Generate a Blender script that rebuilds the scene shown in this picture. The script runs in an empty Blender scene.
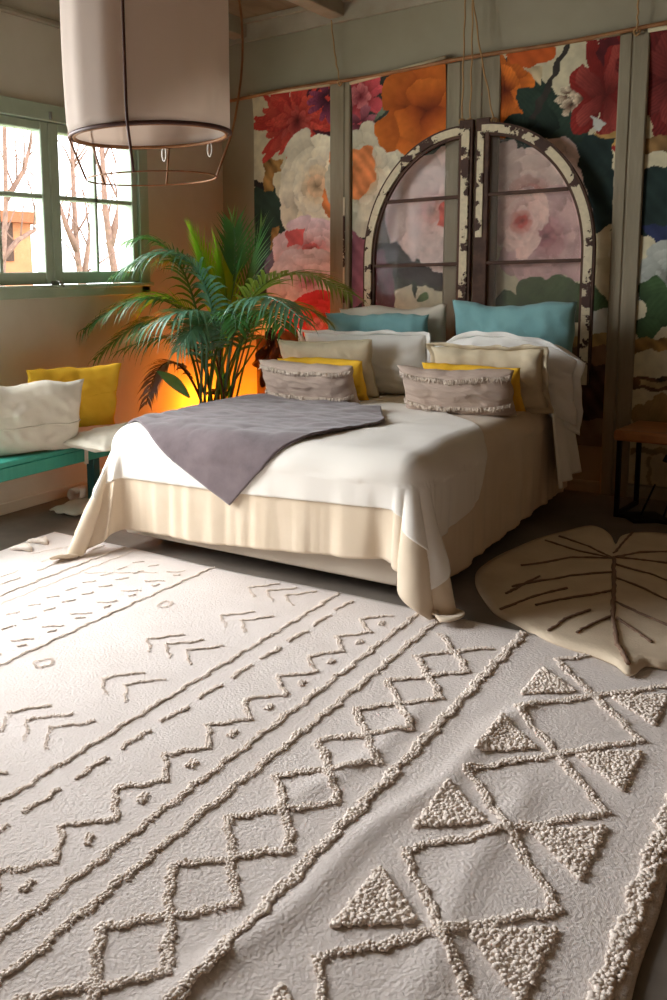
import bpy, math, random
import numpy as np
from mathutils import Vector, Matrix, noise
random.seed(7); rng = np.random.default_rng(7)
C = bpy.context.scene.collection
PI = math.pi

# ------------------------------------------------------------------ camera
FPX, CX, CY, CH = 898.175, 178.624, 410.516, 1.4
ya, pt, ro = [math.radians(a) for a in (37.6184, -8.337, -1.3405)]
Fw = np.array([-math.sin(ya)*math.cos(pt), math.cos(ya)*math.cos(pt), math.sin(pt)])
r0 = np.array([math.cos(ya), math.sin(ya), 0.0]); u0 = np.cross(r0, Fw)
Rv = math.cos(ro)*r0 + math.sin(ro)*u0
Uv = -math.sin(ro)*r0 + math.cos(ro)*u0
cam = bpy.data.cameras.new('camera'); co = bpy.data.objects.new('camera', cam); C.objects.link(co)
M = Matrix.Identity(4)
for i in range(3):
    M[i][0], M[i][1], M[i][2] = Rv[i], Uv[i], -Fw[i]
M[2][3] = CH
co.matrix_world = M
cam.lens = FPX/1000*36; cam.sensor_width = 36; cam.sensor_fit = 'AUTO'
cam.shift_x = (333.5-CX)/1000; cam.shift_y = -(500-CY)/1000
cam.clip_start = 0.05
bpy.context.scene.camera = co

def on(px, py, ax, val):        # point of the photograph on a plane of the room
    d = Fw*FPX + Rv*(px-CX) - Uv*(py-CY)
    o = np.array([0, 0, CH]); t = (val-o[ax])/d[ax]
    return o + t*d
def wl(px, py, y=5.99):         # (x, z) on the back wall
    p = on(px, py, 1, y); return (p[0], p[2])

# ------------------------------------------------------------------ world, light, exposure
sc = bpy.context.scene
vs = sc.view_settings
vs.view_transform = 'Standard'; vs.look = 'None'; vs.gamma = 1; vs.use_curve_mapping = False
vs.exposure = 0.13
w = bpy.data.worlds.new('sky'); sc.world = w; w.use_nodes = True
bg = w.node_tree.nodes['Background']
bg.inputs[0].default_value = (0.93, 0.97, 1, 1); bg.inputs[1].default_value = 5.0

def area(name, loc, to, sx, sy, power, col):
    l = bpy.data.lights.new(name, 'AREA'); l.shape = 'RECTANGLE'; l.size = sx; l.size_y = sy
    l.energy = power; l.color = col
    o = bpy.data.objects.new(name, l); C.objects.link(o); o.location = loc
    o.rotation_euler = (Vector(to)-Vector(loc)).to_track_quat('-Z', 'Y').to_euler()
    return o
area('daylight_glazed_door', (-4.62, 2.15, 1.75), (-1.8, 2.9, 0.3), 1.9, 1.9, 225, (0.96, 0.975, 1.0))
area('daylight_window', (-5.6, 4.35, 3.5), (-2.6, 4.3, 0.8), 2.0, 1.2, 160, (0.98, 0.99, 1.0))

# ------------------------------------------------------------------ helpers
def lin(c):
    return tuple(((v/255)/12.92 if v/255 <= .04045 else ((v/255+.055)/1.055)**2.4) for v in c)

def mesh(name, V, F, mat=None, parent=None, smooth=True, mats=None, fmat=None):
    me = bpy.data.meshes.new(name)
    V = np.asarray(V, dtype=float)
    if isinstance(F, np.ndarray):
        n = len(F); k = F.shape[1]
        me.vertices.add(len(V)); me.vertices.foreach_set('co', V.ravel())
        me.loops.add(n*k); me.loops.foreach_set('vertex_index', F.astype(np.int32).ravel())
        me.polygons.add(n); me.polygons.foreach_set('loop_start', np.arange(0, n*k, k, dtype=np.int32))
        me.polygons.foreach_set('loop_total', np.full(n, k, dtype=np.int32))
        me.update(calc_edges=True); me.validate()
    else:
        me.from_pydata([tuple(v) for v in V], [], [tuple(int(i) for i in f) for f in F])
    me.update()
    if mats:
        for m in mats: me.materials.append(m)
        if fmat is not None: me.polygons.foreach_set('material_index', np.asarray(fmat, dtype=np.int32))
    elif mat: me.materials.append(mat)
    me.polygons.foreach_set('use_smooth', [smooth]*len(me.polygons))
    o = bpy.data.objects.new(name, me); C.objects.link(o)
    if parent: o.parent = parent
    return o

class MB:                        # collects shapes into one mesh
    def __init__(s): s.V = []; s.F = []
    def add(s, V, F):
        n = len(s.V); s.V += [tuple(v) for v in V]; s.F += [tuple(i+n for i in f) for f in F]; return s
    def box(s, x0, x1, y0, y1, z0, z1, b=0.0, mtx=None):
        if b <= 0:
            V = [(x, y, z) for x in (x0, x1) for y in (y0, y1) for z in (z0, z1)]
            F = [(0,1,3,2),(4,6,7,5),(0,4,5,1),(2,3,7,6),(0,2,6,4),(1,5,7,3)]
        else:                    # chamfered box
            V = []; idx = {}
            for i, x in enumerate((x0, x1)):
                for j, y in enumerate((y0, y1)):
                    for k, z in enumerate((z0, z1)):
                        sx, sy, sz = 1-2*i, 1-2*j, 1-2*k
                        for a, p in enumerate(((x, y+sy*b, z+sz*b), (x+sx*b, y, z+sz*b), (x+sx*b, y+sy*b, z))):
                            idx[i,j,k,a] = len(V); V.append(p)
            F = []
            g = lambda i,j,k,a: idx[i,j,k,a]
            for i in (0,1):
                F.append([g(i,0,0,0), g(i,1,0,0), g(i,1,1,0), g(i,0,1,0)][::(1 if i else -1)])
                F.append([g(0,i,0,1), g(1,i,0,1), g(1,i,1,1), g(0,i,1,1)][::(-1 if i else 1)])
                F.append([g(0,0,i,2), g(1,0,i,2), g(1,1,i,2), g(0,1,i,2)][::(1 if i else -1)])
            for i in (0,1):
                for j in (0,1):
                    F.append([g(i,j,0,0), g(i,j,1,0), g(i,j,1,1), g(i,j,0,1)][::(1 if (i+j)%2 else -1)])
                    F.append([g(i,0,j,0), g(i,1,j,0), g(i,1,j,2), g(i,0,j,2)][::(-1 if (i+j)%2 else 1)])
                    F.append([g(0,i,j,1), g(1,i,j,1), g(1,i,j,2), g(0,i,j,2)][::(1 if (i+j)%2 else -1)])
                    for k in (0,1):
                        F.append([g(i,j,k,0), g(i,j,k,1), g(i,j,k,2)][::(1 if (i+j+k)%2 else -1)])
        if mtx is not None: V = [tuple(mtx @ Vector(v)) for v in V]
        return s.add(V, F)
    def tube(s, pts, r, n=8, cap=True, squash=1.0):
        P = [Vector(p) for p in pts]; m = len(P)
        rs = r if hasattr(r, '__len__') else [r]*m
        t = (P[1]-P[0]).normalized(); up = Vector((0,0,1)) if abs(t.z) < .9 else Vector((1,0,0))
        a = t.cross(up).normalized(); V = []
        for i in range(m):
            t2 = (P[min(i+1,m-1)]-P[max(i-1,0)])
            if t2.length > 1e-9: t = t2.normalized()
            a = (a - t*a.dot(t)).normalized(); b = t.cross(a)
            for k in range(n):
                an = 2*PI*k/n; V.append(P[i] + a*math.cos(an)*rs[i] + b*math.sin(an)*rs[i]*squash)
        F = [(i*n+k, i*n+(k+1)%n, (i+1)*n+(k+1)%n, (i+1)*n+k) for i in range(m-1) for k in range(n)]
        if cap: F += [tuple(range(n))[::-1], tuple(range((m-1)*n, m*n))]
        return s.add(V, F)
    def lathe(s, prof, c=(0,0,0), n=40, closed=False):
        m = len(prof); V = []
        for r, z in prof:
            for k in range(n):
                an = 2*PI*k/n; V.append((c[0]+r*math.cos(an), c[1]+r*math.sin(an), c[2]+z))
        F = [(i*n+k, i*n+(k+1)%n, (i+1)*n+(k+1)%n, (i+1)*n+k) for i in range(m-1) for k in range(n)]
        if closed: F += [tuple(range(n))[::-1], tuple(range((m-1)*n, m*n))]
        return s.add(V, F)
    def build(s, name, mat, parent=None, smooth=False):
        return mesh(name, s.V, s.F, mat, parent, smooth)

def solidify(o, t, off=0):
    m = o.modifiers.new('thick', 'SOLIDIFY'); m.thickness = t; m.offset = off; return o
def bevel(o, w_, seg=2):
    m = o.modifiers.new('bevel', 'BEVEL'); m.width = w_; m.segments = seg; m.limit_method = 'ANGLE'; return o
def tag(o, label=None, cat=None, group=None, kind=None):
    if label: o['label'] = label
    if cat: o['category'] = cat
    if group: o['group'] = group
    if kind: o['kind'] = kind
    return o
def thing(name, loc=(0,0,0), rz=0, **k):
    o = bpy.data.objects.new(name, None); C.objects.link(o); o.location = loc; o.rotation_euler = (0,0,rz)
    return tag(o, **k)
def struct(o): o['kind'] = 'structure'; return o

# ------------------------------------------------------------------ materials
def material(name, col, rough=.8, **k):
    m = bpy.data.materials.new(name); m.use_nodes = True
    nt = m.node_tree; b = nt.nodes['Principled BSDF']
    b.inputs['Base Color'].default_value = (*col, 1); b.inputs['Roughness'].default_value = rough
    b.inputs['Specular IOR Level'].default_value = k.get('spec', .3)
    b.inputs['Metallic'].default_value = k.get('metal', 0)
    if k.get('sheen'): b.inputs['Sheen Weight'].default_value = k['sheen']
    L = nt.links.new; N = nt.nodes.new
    tc = N('ShaderNodeTexCoord')
    if 'col2' in k:              # soft mottling between two tones of the surface itself
        n = N('ShaderNodeTexNoise'); n.inputs['Scale'].default_value = k.get('cs', 4); n.inputs['Detail'].default_value = k.get('cd', 6)
        n.inputs['Roughness'].default_value = .6
        mp = N('ShaderNodeMapping'); mp.inputs['Scale'].default_value = k.get('cmap', (1,1,1))
        r = N('ShaderNodeValToRGB'); r.color_ramp.elements[0].position = k.get('c0', .35); r.color_ramp.elements[1].position = k.get('c1', .65)
        r.color_ramp.elements[0].color = (*col, 1); r.color_ramp.elements[1].color = (*k['col2'], 1)
        L(tc.outputs['Object'], mp.inputs[0]); L(mp.outputs[0], n.inputs['Vector']); L(n.outputs[0], r.inputs[0]); L(r.outputs[0], b.inputs['Base Color'])
    if 'bump' in k:
        n = N('ShaderNodeTexNoise'); n.inputs['Scale'].default_value = k.get('bs', 60); n.inputs['Detail'].default_value = k.get('bd', 4)
        mp = N('ShaderNodeMapping'); mp.inputs['Scale'].default_value = k.get('bmap', (1,1,1))
        bm = N('ShaderNodeBump'); bm.inputs['Strength'].default_value = k['bump']; bm.inputs['Distance'].default_value = k.get('bdist', .01)
        L(tc.outputs['Object'], mp.inputs[0]); L(mp.outputs[0], n.inputs['Vector']); L(n.outputs[0], bm.inputs['Height']); L(bm.outputs[0], b.inputs['Normal'])
    return m
def translucent(m, amt, col=None):
    nt = m.node_tree; b = nt.nodes['Principled BSDF']; out = nt.nodes['Material Output']
    t = nt.nodes.new('ShaderNodeBsdfTranslucent'); mx = nt.nodes.new('ShaderNodeMixShader'); mx.inputs[0].default_value = amt
    c = b.inputs['Base Color']
    if col: t.inputs[0].default_value = (*col, 1)
    elif c.is_linked: nt.links.new(c.links[0].from_socket, t.inputs[0])
    else: t.inputs[0].default_value = c.default_value
    nt.links.new(b.outputs[0], mx.inputs[1]); nt.links.new(t.outputs[0], mx.inputs[2]); nt.links.new(mx.outputs[0], out.inputs[0])
    return m
def weave(m, scale, strength=.35, dist=.002):     # woven cloth bump from two crossed waves
    nt = m.node_tree; L = nt.links.new; N = nt.nodes.new; b = nt.nodes['Principled BSDF']
    tc = N('ShaderNodeTexCoord'); hs = []
    for d in ('X', 'Y', 'Z'):
        wv = N('ShaderNodeTexWave'); wv.bands_direction = d; wv.inputs['Scale'].default_value = scale; wv.inputs['Distortion'].default_value = 1.5
        L(tc.outputs['Object'], wv.inputs['Vector']); hs.append(wv)
    a = N('ShaderNodeMath'); a.operation = 'ADD'; c = N('ShaderNodeMath'); c.operation = 'ADD'
    L(hs[0].outputs['Fac'], a.inputs[0]); L(hs[1].outputs['Fac'], a.inputs[1]); L(a.outputs[0], c.inputs[0]); L(hs[2].outputs['Fac'], c.inputs[1])
    bm = N('ShaderNodeBump'); bm.inputs['Strength'].default_value = strength; bm.inputs['Distance'].default_value = dist
    L(c.outputs[0], bm.inputs['Height'])
    if b.inputs['Normal'].is_linked: L(b.inputs['Normal'].links[0].from_socket, bm.inputs['Normal'])
    L(bm.outputs[0], b.inputs['Normal'])
    return m
def painted(name, rough=.75):                      # colour comes from the printed picture (a colour attribute)
    m = bpy.data.materials.new(name); m.use_nodes = True; nt = m.node_tree; b = nt.nodes['Principled BSDF']
    a = nt.nodes.new('ShaderNodeVertexColor'); a.layer_name = 'print'
    nt.links.new(a.outputs[0], b.inputs['Base Color']); b.inputs['Roughness'].default_value = rough; b.inputs['Specular IOR Level'].default_value = .25
    return m
def peeling(name):
    m = bpy.data.materials.new(name); m.use_nodes = True; nt = m.node_tree; L = nt.links.new; N = nt.nodes.new
    b = nt.nodes['Principled BSDF']; b.inputs['Roughness'].default_value = .8
    tc = N('ShaderNodeTexCoord'); n = N('ShaderNodeTexNoise'); n.inputs['Scale'].default_value = 9; n.inputs['Detail'].default_value = 7; n.inputs['Roughness'].default_value = .62
    r = N('ShaderNodeValToRGB'); e = r.color_ramp.elements; e[0].position = .47; e[0].color = (*lin((72,48,38)), 1); e[1].position = .485; e[1].color = (*lin((226,212,178)), 1)
    n2 = N('ShaderNodeTexNoise'); n2.inputs['Scale'].default_value = 40; mx = N('ShaderNodeMixRGB'); mx.blend_type = 'MULTIPLY'; mx.inputs[0].default_value = .35
    bm = N('ShaderNodeBump'); bm.inputs['Strength'].default_value = .6; bm.inputs['Distance'].default_value = .004
    L(tc.outputs['Object'], n.inputs['Vector']); L(tc.outputs['Object'], n2.inputs['Vector']); L(n.outputs[0], r.inputs[0]); L(r.outputs[0], mx.inputs[1]); L(n2.outputs[0], mx.inputs[2])
    L(mx.outputs[0], b.inputs['Base Color']); L(r.outputs[0], bm.inputs['Height']); L(bm.outputs[0], b.inputs['Normal'])
    return m
def glass(name, tint=(1,1,1), refl=.05, haze=0.0):
    m = bpy.data.materials.new(name); m.use_nodes = True; nt = m.node_tree; L = nt.links.new; N = nt.nodes.new
    nt.nodes.remove(nt.nodes['Principled BSDF']); out = nt.nodes['Material Output']
    t = N('ShaderNodeBsdfTransparent'); t.inputs[0].default_value = (*tint, 1); g = N('ShaderNodeBsdfGlossy'); g.inputs['Roughness'].default_value = .03
    mx = N('ShaderNodeMixShader'); mx.inputs[0].default_value = refl; L(t.outputs[0], mx.inputs[1]); L(g.outputs[0], mx.inputs[2])
    last = mx
    if haze:
        d = N('ShaderNodeBsdfDiffuse'); d.inputs[0].default_value = (.62,.56,.5,1); m2 = N('ShaderNodeMixShader'); m2.inputs[0].default_value = haze
        L(mx.outputs[0], m2.inputs[1]); L(d.outputs[0], m2.inputs[2]); last = m2
    L(last.outputs[0], out.inputs[0]); return m

mat_wall = material('plaster', lin((220,213,197)), .9, col2=lin((210,202,184)), cs=1.6, bump=.25, bs=9, bdist=.01)
mat_wall_b = material('plaster_back', lin((166,158,136)), .9, col2=lin((154,146,124)), cs=1.3, bump=.2, bs=7, bdist=.01)
mat_wall_warm = material('warm_plaster', lin((168,132,98)), .9, col2=lin((156,120,88)), cs=1.5)
mat_ceil = material('ceiling_boards', lin((150,138,116)), .85, col2=lin((128,116,96)), cs=2, cmap=(6,1,6))
mat_beam = material('beam_paint', lin((178,170,152)), .8, col2=lin((160,150,130)), cs=3)
mat_floor = material('cement_floor', lin((128,118,108)), .62, col2=lin((104,94,84)), cs=2.2, spec=.4, bump=.1, bs=30)
mat_green = material('sage_paint', lin((186,200,180)), .5, col2=lin((174,190,168)), cs=5, spec=.4)
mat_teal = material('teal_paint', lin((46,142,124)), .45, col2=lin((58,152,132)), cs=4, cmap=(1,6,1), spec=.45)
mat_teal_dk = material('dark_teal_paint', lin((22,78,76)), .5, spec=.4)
mat_peel = peeling('peeling_cream_paint')
mat_bareframe = material('bare_brown_wood', lin((92,66,52)), .7, col2=lin((66,46,36)), cs=12, bump=.3, bs=40)
mat_post = material('post_grey_paint', lin((150,140,118)), .75, col2=lin((134,124,102)), cs=2, cmap=(8,8,1), bump=.25, bs=12, bmap=(8,8,1))
mat_rope = material('jute_rope', lin((176,140,96)), .9, bump=.5, bs=200)
mat_bamboo = material('bamboo', lin((168,120,78)), .5, col2=lin((134,88,54)), cs=8)
mat_bamboo_dk = material('dark_bamboo', lin((96,62,50)), .5, col2=lin((72,44,38)), cs=8)
mat_rug = weave(material('rug_cotton', lin((228,217,210)), .95, col2=lin((219,207,199)), cs=3, bump=.85, bs=110, bdist=.006, spec=.1, sheen=.2), 90, .25, .0015)
mat_tuft = material('tuft_wool', lin((244,231,219)), .95, bump=.5, bs=260, bdist=.002, spec=.1, col2=lin((236,222,209)), cs=40)
mat_bedspread = weave(material('cream_linen', lin((226,208,184)), .85, col2=lin((220,201,175)), cs=5, spec=.15, sheen=.2), 120, .12, .001)
mat_coverlet = weave(material('white_cotton', lin((238,232,222)), .85, spec=.15, sheen=.2, bump=.15, bs=120, bdist=.002), 120, .12, .001)
mat_throw = weave(material('grey_mauve_linen', lin((122,108,110)), .9, col2=lin((104,92,94)), cs=8, cd=8, spec=.15, sheen=.35, bump=.3, bs=90, bdist=.003), 150, .15, .001)
mat_base = material('bed_base_cloth', lin((206,192,174)), .85, bump=.2, bs=150)
mat_white = weave(material('white_pillowcase', lin((240,238,232)), .85, spec=.15, sheen=.2, bump=.15, bs=25, bdist=.004), 130, .1, .001)
mat_blue = weave(material('turquoise_linen', lin((128,172,172)), .85, col2=lin((116,160,162)), cs=6, spec=.15, sheen=.2, bump=.6, bs=18, bdist=.005), 130, .12, .001)
mat_linen = weave(material('natural_linen', lin((214,200,172)), .9, col2=lin((204,190,162)), cs=14, spec=.1, bump=.25, bs=30, bdist=.004), 110, .2, .0012)
mat_yellow = weave(material('yellow_cotton', lin((242,192,62)), .85, col2=lin((234,182,52)), cs=6, spec=.15, bump=.2, bs=20, bdist=.004), 120, .15, .001)
mat_beige = weave(material('grey_beige_cotton', lin((208,200,184)), .9, spec=.1, bump=.2, bs=22, bdist=.004), 120, .15, .001)
mat_striped = weave(material('pinkish_woven_cotton', lin((204,184,168)), .95, col2=lin((190,168,154)), cs=4, cmap=(1,1,14), spec=.1, bump=.4, bs=30, bmap=(1,1,6), bdist=.004), 70, .6, .002)
mat_fringe = material('fringe_yarn', lin((218,202,186)), .95)
mat_shade = translucent(material('shade_cotton', lin((232,220,210)), .95, spec=.05, bump=.15, bs=260, bdist=.001), .5)
mat_soil = material('soil', lin((52,38,30)), .95, bump=.6, bs=40)
mat_terra = material('terracotta', lin((168,98,66)), .8, bump=.2, bs=30)
mat_wood = material('honey_wood', lin((176,116,62)), .4, col2=lin((140,84,42)), cs=5, cmap=(1,9,1), spec=.4)
mat_iron = material('black_iron', lin((26,25,26)), .5, metal=.6)
mat_leafmat = material('leaf_mat_cotton', lin((226,208,182)), .95, col2=lin((212,192,166)), cs=5, bump=.5, bs=130, bdist=.005, spec=.1)
mat_vein = material('vein_yarn', lin((140,112,94)), .95, bump=.6, bs=160)
mat_print = painted('printed_canvas')
mat_hem = material('canvas_hem', lin((206,194,160)), .8)
mat_glass = glass('window_glass', (1,1,1), .04)
mat_glass_old = glass('dusty_glass', (.96,.95,.93), .004, .10)
mat_bark = material('pale_bark', lin((150,120,104)), .9, col2=lin((120,94,84)), cs=20)
mat_house = material('house_render', lin((206,140,100)), .9, col2=lin((190,124,88)), cs=2)
mat_ground = material('yard_ground', lin((150,140,110)), .95, col2=lin((110,130,80)), cs=1)
mat_shrub = material('shrub_green', lin((70,104,52)), .9)
mat_door = material('door_paint', lin((140,160,136)), .5)
mat_dry = material('dried_leaf', lin((88,54,40)), .6, col2=lin((60,36,30)), cs=14, bump=.3, bs=30)
mat_metal_grey = material('latch_metal', lin((150,150,140)), .35, metal=.8)

def leafmat(name, c1, c2, tr, amt=.28):
    m = material(name, lin(c1), .38, col2=lin(c2), cs=9, spec=.5)
    return translucent(m, amt, lin(tr))
LM = [leafmat('frond_green', (64,124,62), (42,94,48), (96,150,40)),
      leafmat('frond_bluegreen', (96,146,120), (66,118,92), (110,160,90), .2),
      leafmat('frond_fresh', (120,186,50), (90,160,44), (170,220,50), .4),
      leafmat('frond_dry', (86,66,44), (60,48,36), (120,90,40), .15),
      leafmat('frond_olive', (124,150,70), (84,116,54), (120,150,50), .3)]

# ------------------------------------------------------------------ room shell
XL, XR, YB, YF, ZC = -4.13, 2.7, 6.0, -2.6, 3.31
T = .25
b = MB().box(XL-T-.02, XR+T, YF-T, YB+T, -.2, 0)
struct(b.build('floor', mat_floor))
struct(MB().box(XL-T, XR+T, YF-T, YB+T, ZC, ZC+.15).build('ceiling', mat_ceil))
struct(MB().box(XL-T, XR+T, YB, YB+T, 0, ZC).build('wall_back', mat_wall_b))
struct(MB().box(XR, XR+T, YF, YB, 0, ZC).build('wall_right', mat_wall_warm))
struct(MB().box(XL, XR, YF-T, YF, 0, ZC).build('wall_front', mat_wall_warm))
WY0, WY1, WZ0, WZ1 = 3.14, 5.02, 1.31, 2.47        # window_1 opening
DY0, DY1, DZ1 = 1.15, 2.97, 2.5                      # window_2, the glazed door nearer the camera
wb = MB()
for y0, y1, z0, z1 in ((YF-T, DY0, 0, ZC), (DY0, DY1, DZ1, ZC), (DY1, WY0, 0, ZC), (WY0, WY1, 0, WZ0), (WY0, WY1, WZ1, ZC), (WY1, YB, 0, ZC)):
    wb.box(XL-T, XL, y0, y1, z0, z1)
struct(wb.build('wall_left', mat_wall))

# window_1: outer frame, two casements, glass
win = struct(thing('window_1', (XL, (WY0+WY1)/2, WZ0)))
def inwin(mb, name, mat, parent=win, smooth=False):
    o = mb.build(name, mat, None, smooth); 
    o.data.transform(Matrix.Translation(-Vector(win.location))); o.parent = parent
    return o
X = XL
f = MB()
for a in ((WY0, WY0+.09, WZ0, WZ1), (WY1-.09, WY1+.01, WZ0, WZ1), (WY0, WY1, WZ1-.09, WZ1+.01), (WY0, WY1, WZ0-.01, WZ0+.07)):
    f.box(X-.16, X+.03, a[0], a[1], a[2], a[3], .004)
inwin(f, 'outer_frame', mat_green)
inwin(MB().box(X-.05, X+.055, WY0-.03, WY1+.02, WZ0+.045, WZ0+.07, .004), 'sill', mat_green)
zg0, zg1 = 1.462, 2.322
def casement(y0, y1, gy0, gy1, ym):
    c = MB()
    c.box(X-.06, X+.015, y0, gy0, WZ0+.075, WZ1-.095, .005); c.box(X-.06, X+.015, gy1, y1, WZ0+.075, WZ1-.095, .005)
    c.box(X-.06, X+.013, gy0, gy1, WZ0+.075, zg0, .005); c.box(X-.06, X+.013, gy0, gy1, zg1, WZ1-.095, .005)
    o = inwin(c, 'casement', mat_green)
    mm = MB().box(X-.05, X+.008, ym-.014, ym+.014, zg0, zg1, .004); mm.box(X-.05, X+.008, gy0, gy1, 1.925-.014, 1.925+.014, .004)
    mo = inwin(mm, 'glazing_bar', mat_green, o)
    g = inwin(MB().box(X-.032, X-.028, gy0-.005, gy1+.005, zg0-.005, zg1+.005), 'pane', mat_glass, o)
    return o
casement(3.235, 4.083, 3.31, 4.015, 3.66)
casement(4.090, 4.925, 4.170, 4.868, 4.510)
la = MB().box(X+.015, X+.03, 4.055, 4.115, 1.35, 1.405, .003)
la.tube([(X+.03, 4.085, 1.40), (X+.06, 4.085, 1.40), (X+.065, 4.12, 1.37)], .008, 8)
inwin(la, 'latch', mat_metal_grey)
inwin(MB().tube([(X+.036, 4.09, 2.435), (X+.036, 4.09, 2.39)], .011, 8), 'catch', mat_metal_grey)

# window_2: glazed double door off to the left of the picture
w2 = struct(thing('window_2', (XL, (DY0+DY1)/2, 0)))
f = MB()
for a in ((DY0, DY0+.1, 0, DZ1), (DY1-.1, DY1, 0, DZ1), (DY0, DY1, DZ1-.1, DZ1), ((DY0+DY1)/2-.06, (DY0+DY1)/2+.06, 0, DZ1), (DY0, DY1, 0, .12)):
    f.box(X-.12, X-.04, *a, .004)
for z in (.9, 1.7): f.box(X-.1, X-.06, DY0, DY1, z-.02, z+.02)
o = f.build('door_frame', mat_green); o.data.transform(Matrix.Translation(-Vector(w2.location))); o.parent = w2
o = MB().box(X-.082, X-.078, DY0+.09, DY1-.09, .1, DZ1-.09).build('pane', mat_glass); o.data.transform(Matrix.Translation(-Vector(w2.location))); o.parent = w2

# cornice strip on the left wall, wall plate, ceiling joists, boards, baseboards
struct(MB().box(XL, XL+.035, YF, YB, 2.955, 2.99, .008).build('trim_1', mat_beam))
struct(MB().box(XL, XR, YB-.035, YB, 3.155, ZC, .006).build('trim_2', mat_beam))
struct(MB().box(XL, XR, YB-.07, YB-.035, 3.275, ZC, .004).build('trim_3', mat_beam))
struct(MB().box(XL, XL+.02, YF, YB, 0, .07, .004).build('baseboard_left', mat_wall))
bb = MB().box(XL, XR, YB-.02, YB, 0, .05, .003); bb.box(XL, XR, YB-.03, YB, .05, .075, .004)
struct(bb.build('baseboard_back', mat_beam))
for k, x in enumerate((-3.93, -3.12, -2.31, -1.50, -.69, .12, .93, 1.74)):
    struct(MB().box(x-.06, x+.06, YF, YB-.03, 3.185, ZC, .006).build('trim_%d' % (k+4), mat_beam))

# posts between the banners
def post(n, x0, x1, grooves):
    m = MB(); xs = [x0]+grooves+[x1]
    for a, c in zip(xs[:-1], xs[1:]): m.box(a+.004, c-.004, YB-.05, YB, 0, 2.75, .006)
    m.box(x0+.003, x1-.003, YB-.042, YB, 0, 2.745)
    return struct(m.build('trim_%d' % n, mat_post))
post(12, -3.165, -3.0, [-3.045])
post(13, -2.31, -1.955, [-2.21, -2.07])
post(14, -1.275, -1.11, [-1.20])
# strip of peeling paint on the edge of the first post
struct(MB().box(-3.052, -3.038, YB-.056, YB-.05, 1.2, 1.95).build('trim_15', mat_peel))

# ------------------------------------------------------------------ printed banners
LAT = np.random.default_rng(3).random((64, 64))
def vn(x, z):
    xi = np.floor(x).astype(int); zi = np.floor(z).astype(int); fx = x-xi; fz = z-zi
    fx = fx*fx*(3-2*fx); fz = fz*fz*(3-2*fz)
    g = lambda a, c: LAT[a % 64, c % 64]
    return (g(xi, zi)*(1-fx)+g(xi+1, zi)*fx)*(1-fz)+(g(xi, zi+1)*(1-fx)+g(xi+1, zi+1)*fx)*fz
def fbm(x, z, o=4):
    v = 0; a = .5
    for k in range(o): v = v+a*vn(x*2**k+k*17.3, z*2**k+k*9.1); a *= .5
    return v/(1-.5**o)
def petal(img, X_, Z_, cx, cz, ang, L, W, c_in, c_out, streak=0, sharp=2.0, seed=0, edge=None):
    ca, sa = math.cos(ang), math.sin(ang)
    dx, dz = X_-cx, Z_-cz
    u = (dx*ca+dz*sa)/L; v = (-dx*sa+dz*ca)/W
    wob = .10*np.sin(u*9+seed*3.1)+.07*np.sin(v*7+seed*1.7+u*5)
    uu = np.clip(u, 0, 1)
    half = np.sqrt(np.clip(1-np.abs(2*uu-1.0)**sharp, 0, 1))*(.55+.45*uu)
    m = (u > 0) & (u < 1) & (np.abs(v) < half*(1+wob))
    if not m.any(): return
    t = uu[m][:, None]; vv = np.abs(v[m])[:, None]/np.maximum(half[m][:, None], .05)
    c = np.array(c_in)*(1-t)+np.array(c_out)*t
    if streak: c = c*(1+streak*np.sin(v[m][:, None]*26+seed*2+4*t)*(.4+.6*t))
    e = np.clip((vv-.72)/.28, 0, 1)
    ec = np.array(edge) if edge is not None else c*.72
    c = c*(1-e*.30)+ec*e*.30
    rim = np.clip((t-.80)/.2, 0, 1)*np.clip(1-vv, 0, 1)
    c = c*(1+.10*rim)*(.40+.68*np.clip(t*1.7, 0, 1)**.8)
    lit = .5+.5*math.sin(ang+1.9)
    c = c*(.82+.22*lit+.10*(v[m]/np.maximum(half[m], .05))[:, None]*math.cos(ang-.7))
    img[m] = c
def bloom(img, X_, Z_, px, py, rx, rz, rings, seed=1, rot=0):
    cx, cz = wl(px, py); s = 6.0/ (FPX)*1.245                    # metres per pixel near here
    R = np.random.default_rng(seed)
    ks = .0076
    Xs = (X_-cx)/(rx*ks); Zs = (Z_-cz)/(rz*ks)
    for (n, rr, L, W, cin, cout, streak, sharp) in rings:
        for i in range(n):
            a = rot+2*PI*i/n+R.uniform(-.25, .25)
            r1 = rr*R.uniform(.85, 1.1)
            petal(img, Xs, Zs, r1*math.cos(a)*.9, r1*math.sin(a)*.9, a+R.uniform(-.2, .2), L*R.uniform(.85, 1.15), W*R.uniform(.85, 1.15), np.array(cin)*R.uniform(.9, 1.08), np.array(cout)*R.uniform(.92, 1.06), streak, sharp, R.uniform(0, 9))
L_ = lambda r, g, b_: np.array(lin((r, g, b_)))
def poly(img, X_, Z_, pts, col, vary=.12, seed=0):
    P = [wl(*p) for p in pts]; inside = np.zeros(X_.shape, bool)
    j = len(P)-1
    Xw = X_+.006*np.sin(Z_*60+seed); Zw = Z_+.006*np.sin(X_*55+seed*2)
    for i in range(len(P)):
        xi, zi = P[i]; xj, zj = P[j]
        c = ((zi > Zw) != (zj > Zw)) & (Xw < (xj-xi)*(Zw-zi)/(zj-zi+1e-12)+xi)
        inside ^= c; j = i
    n = np.sin(X_*31+seed)*np.sin(Z_*23+seed*1.3)+.6*np.sin(X_*70+Z_*55+seed)
    img[inside] = np.array(col)*(1+vary*n[inside][:, None])
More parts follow.
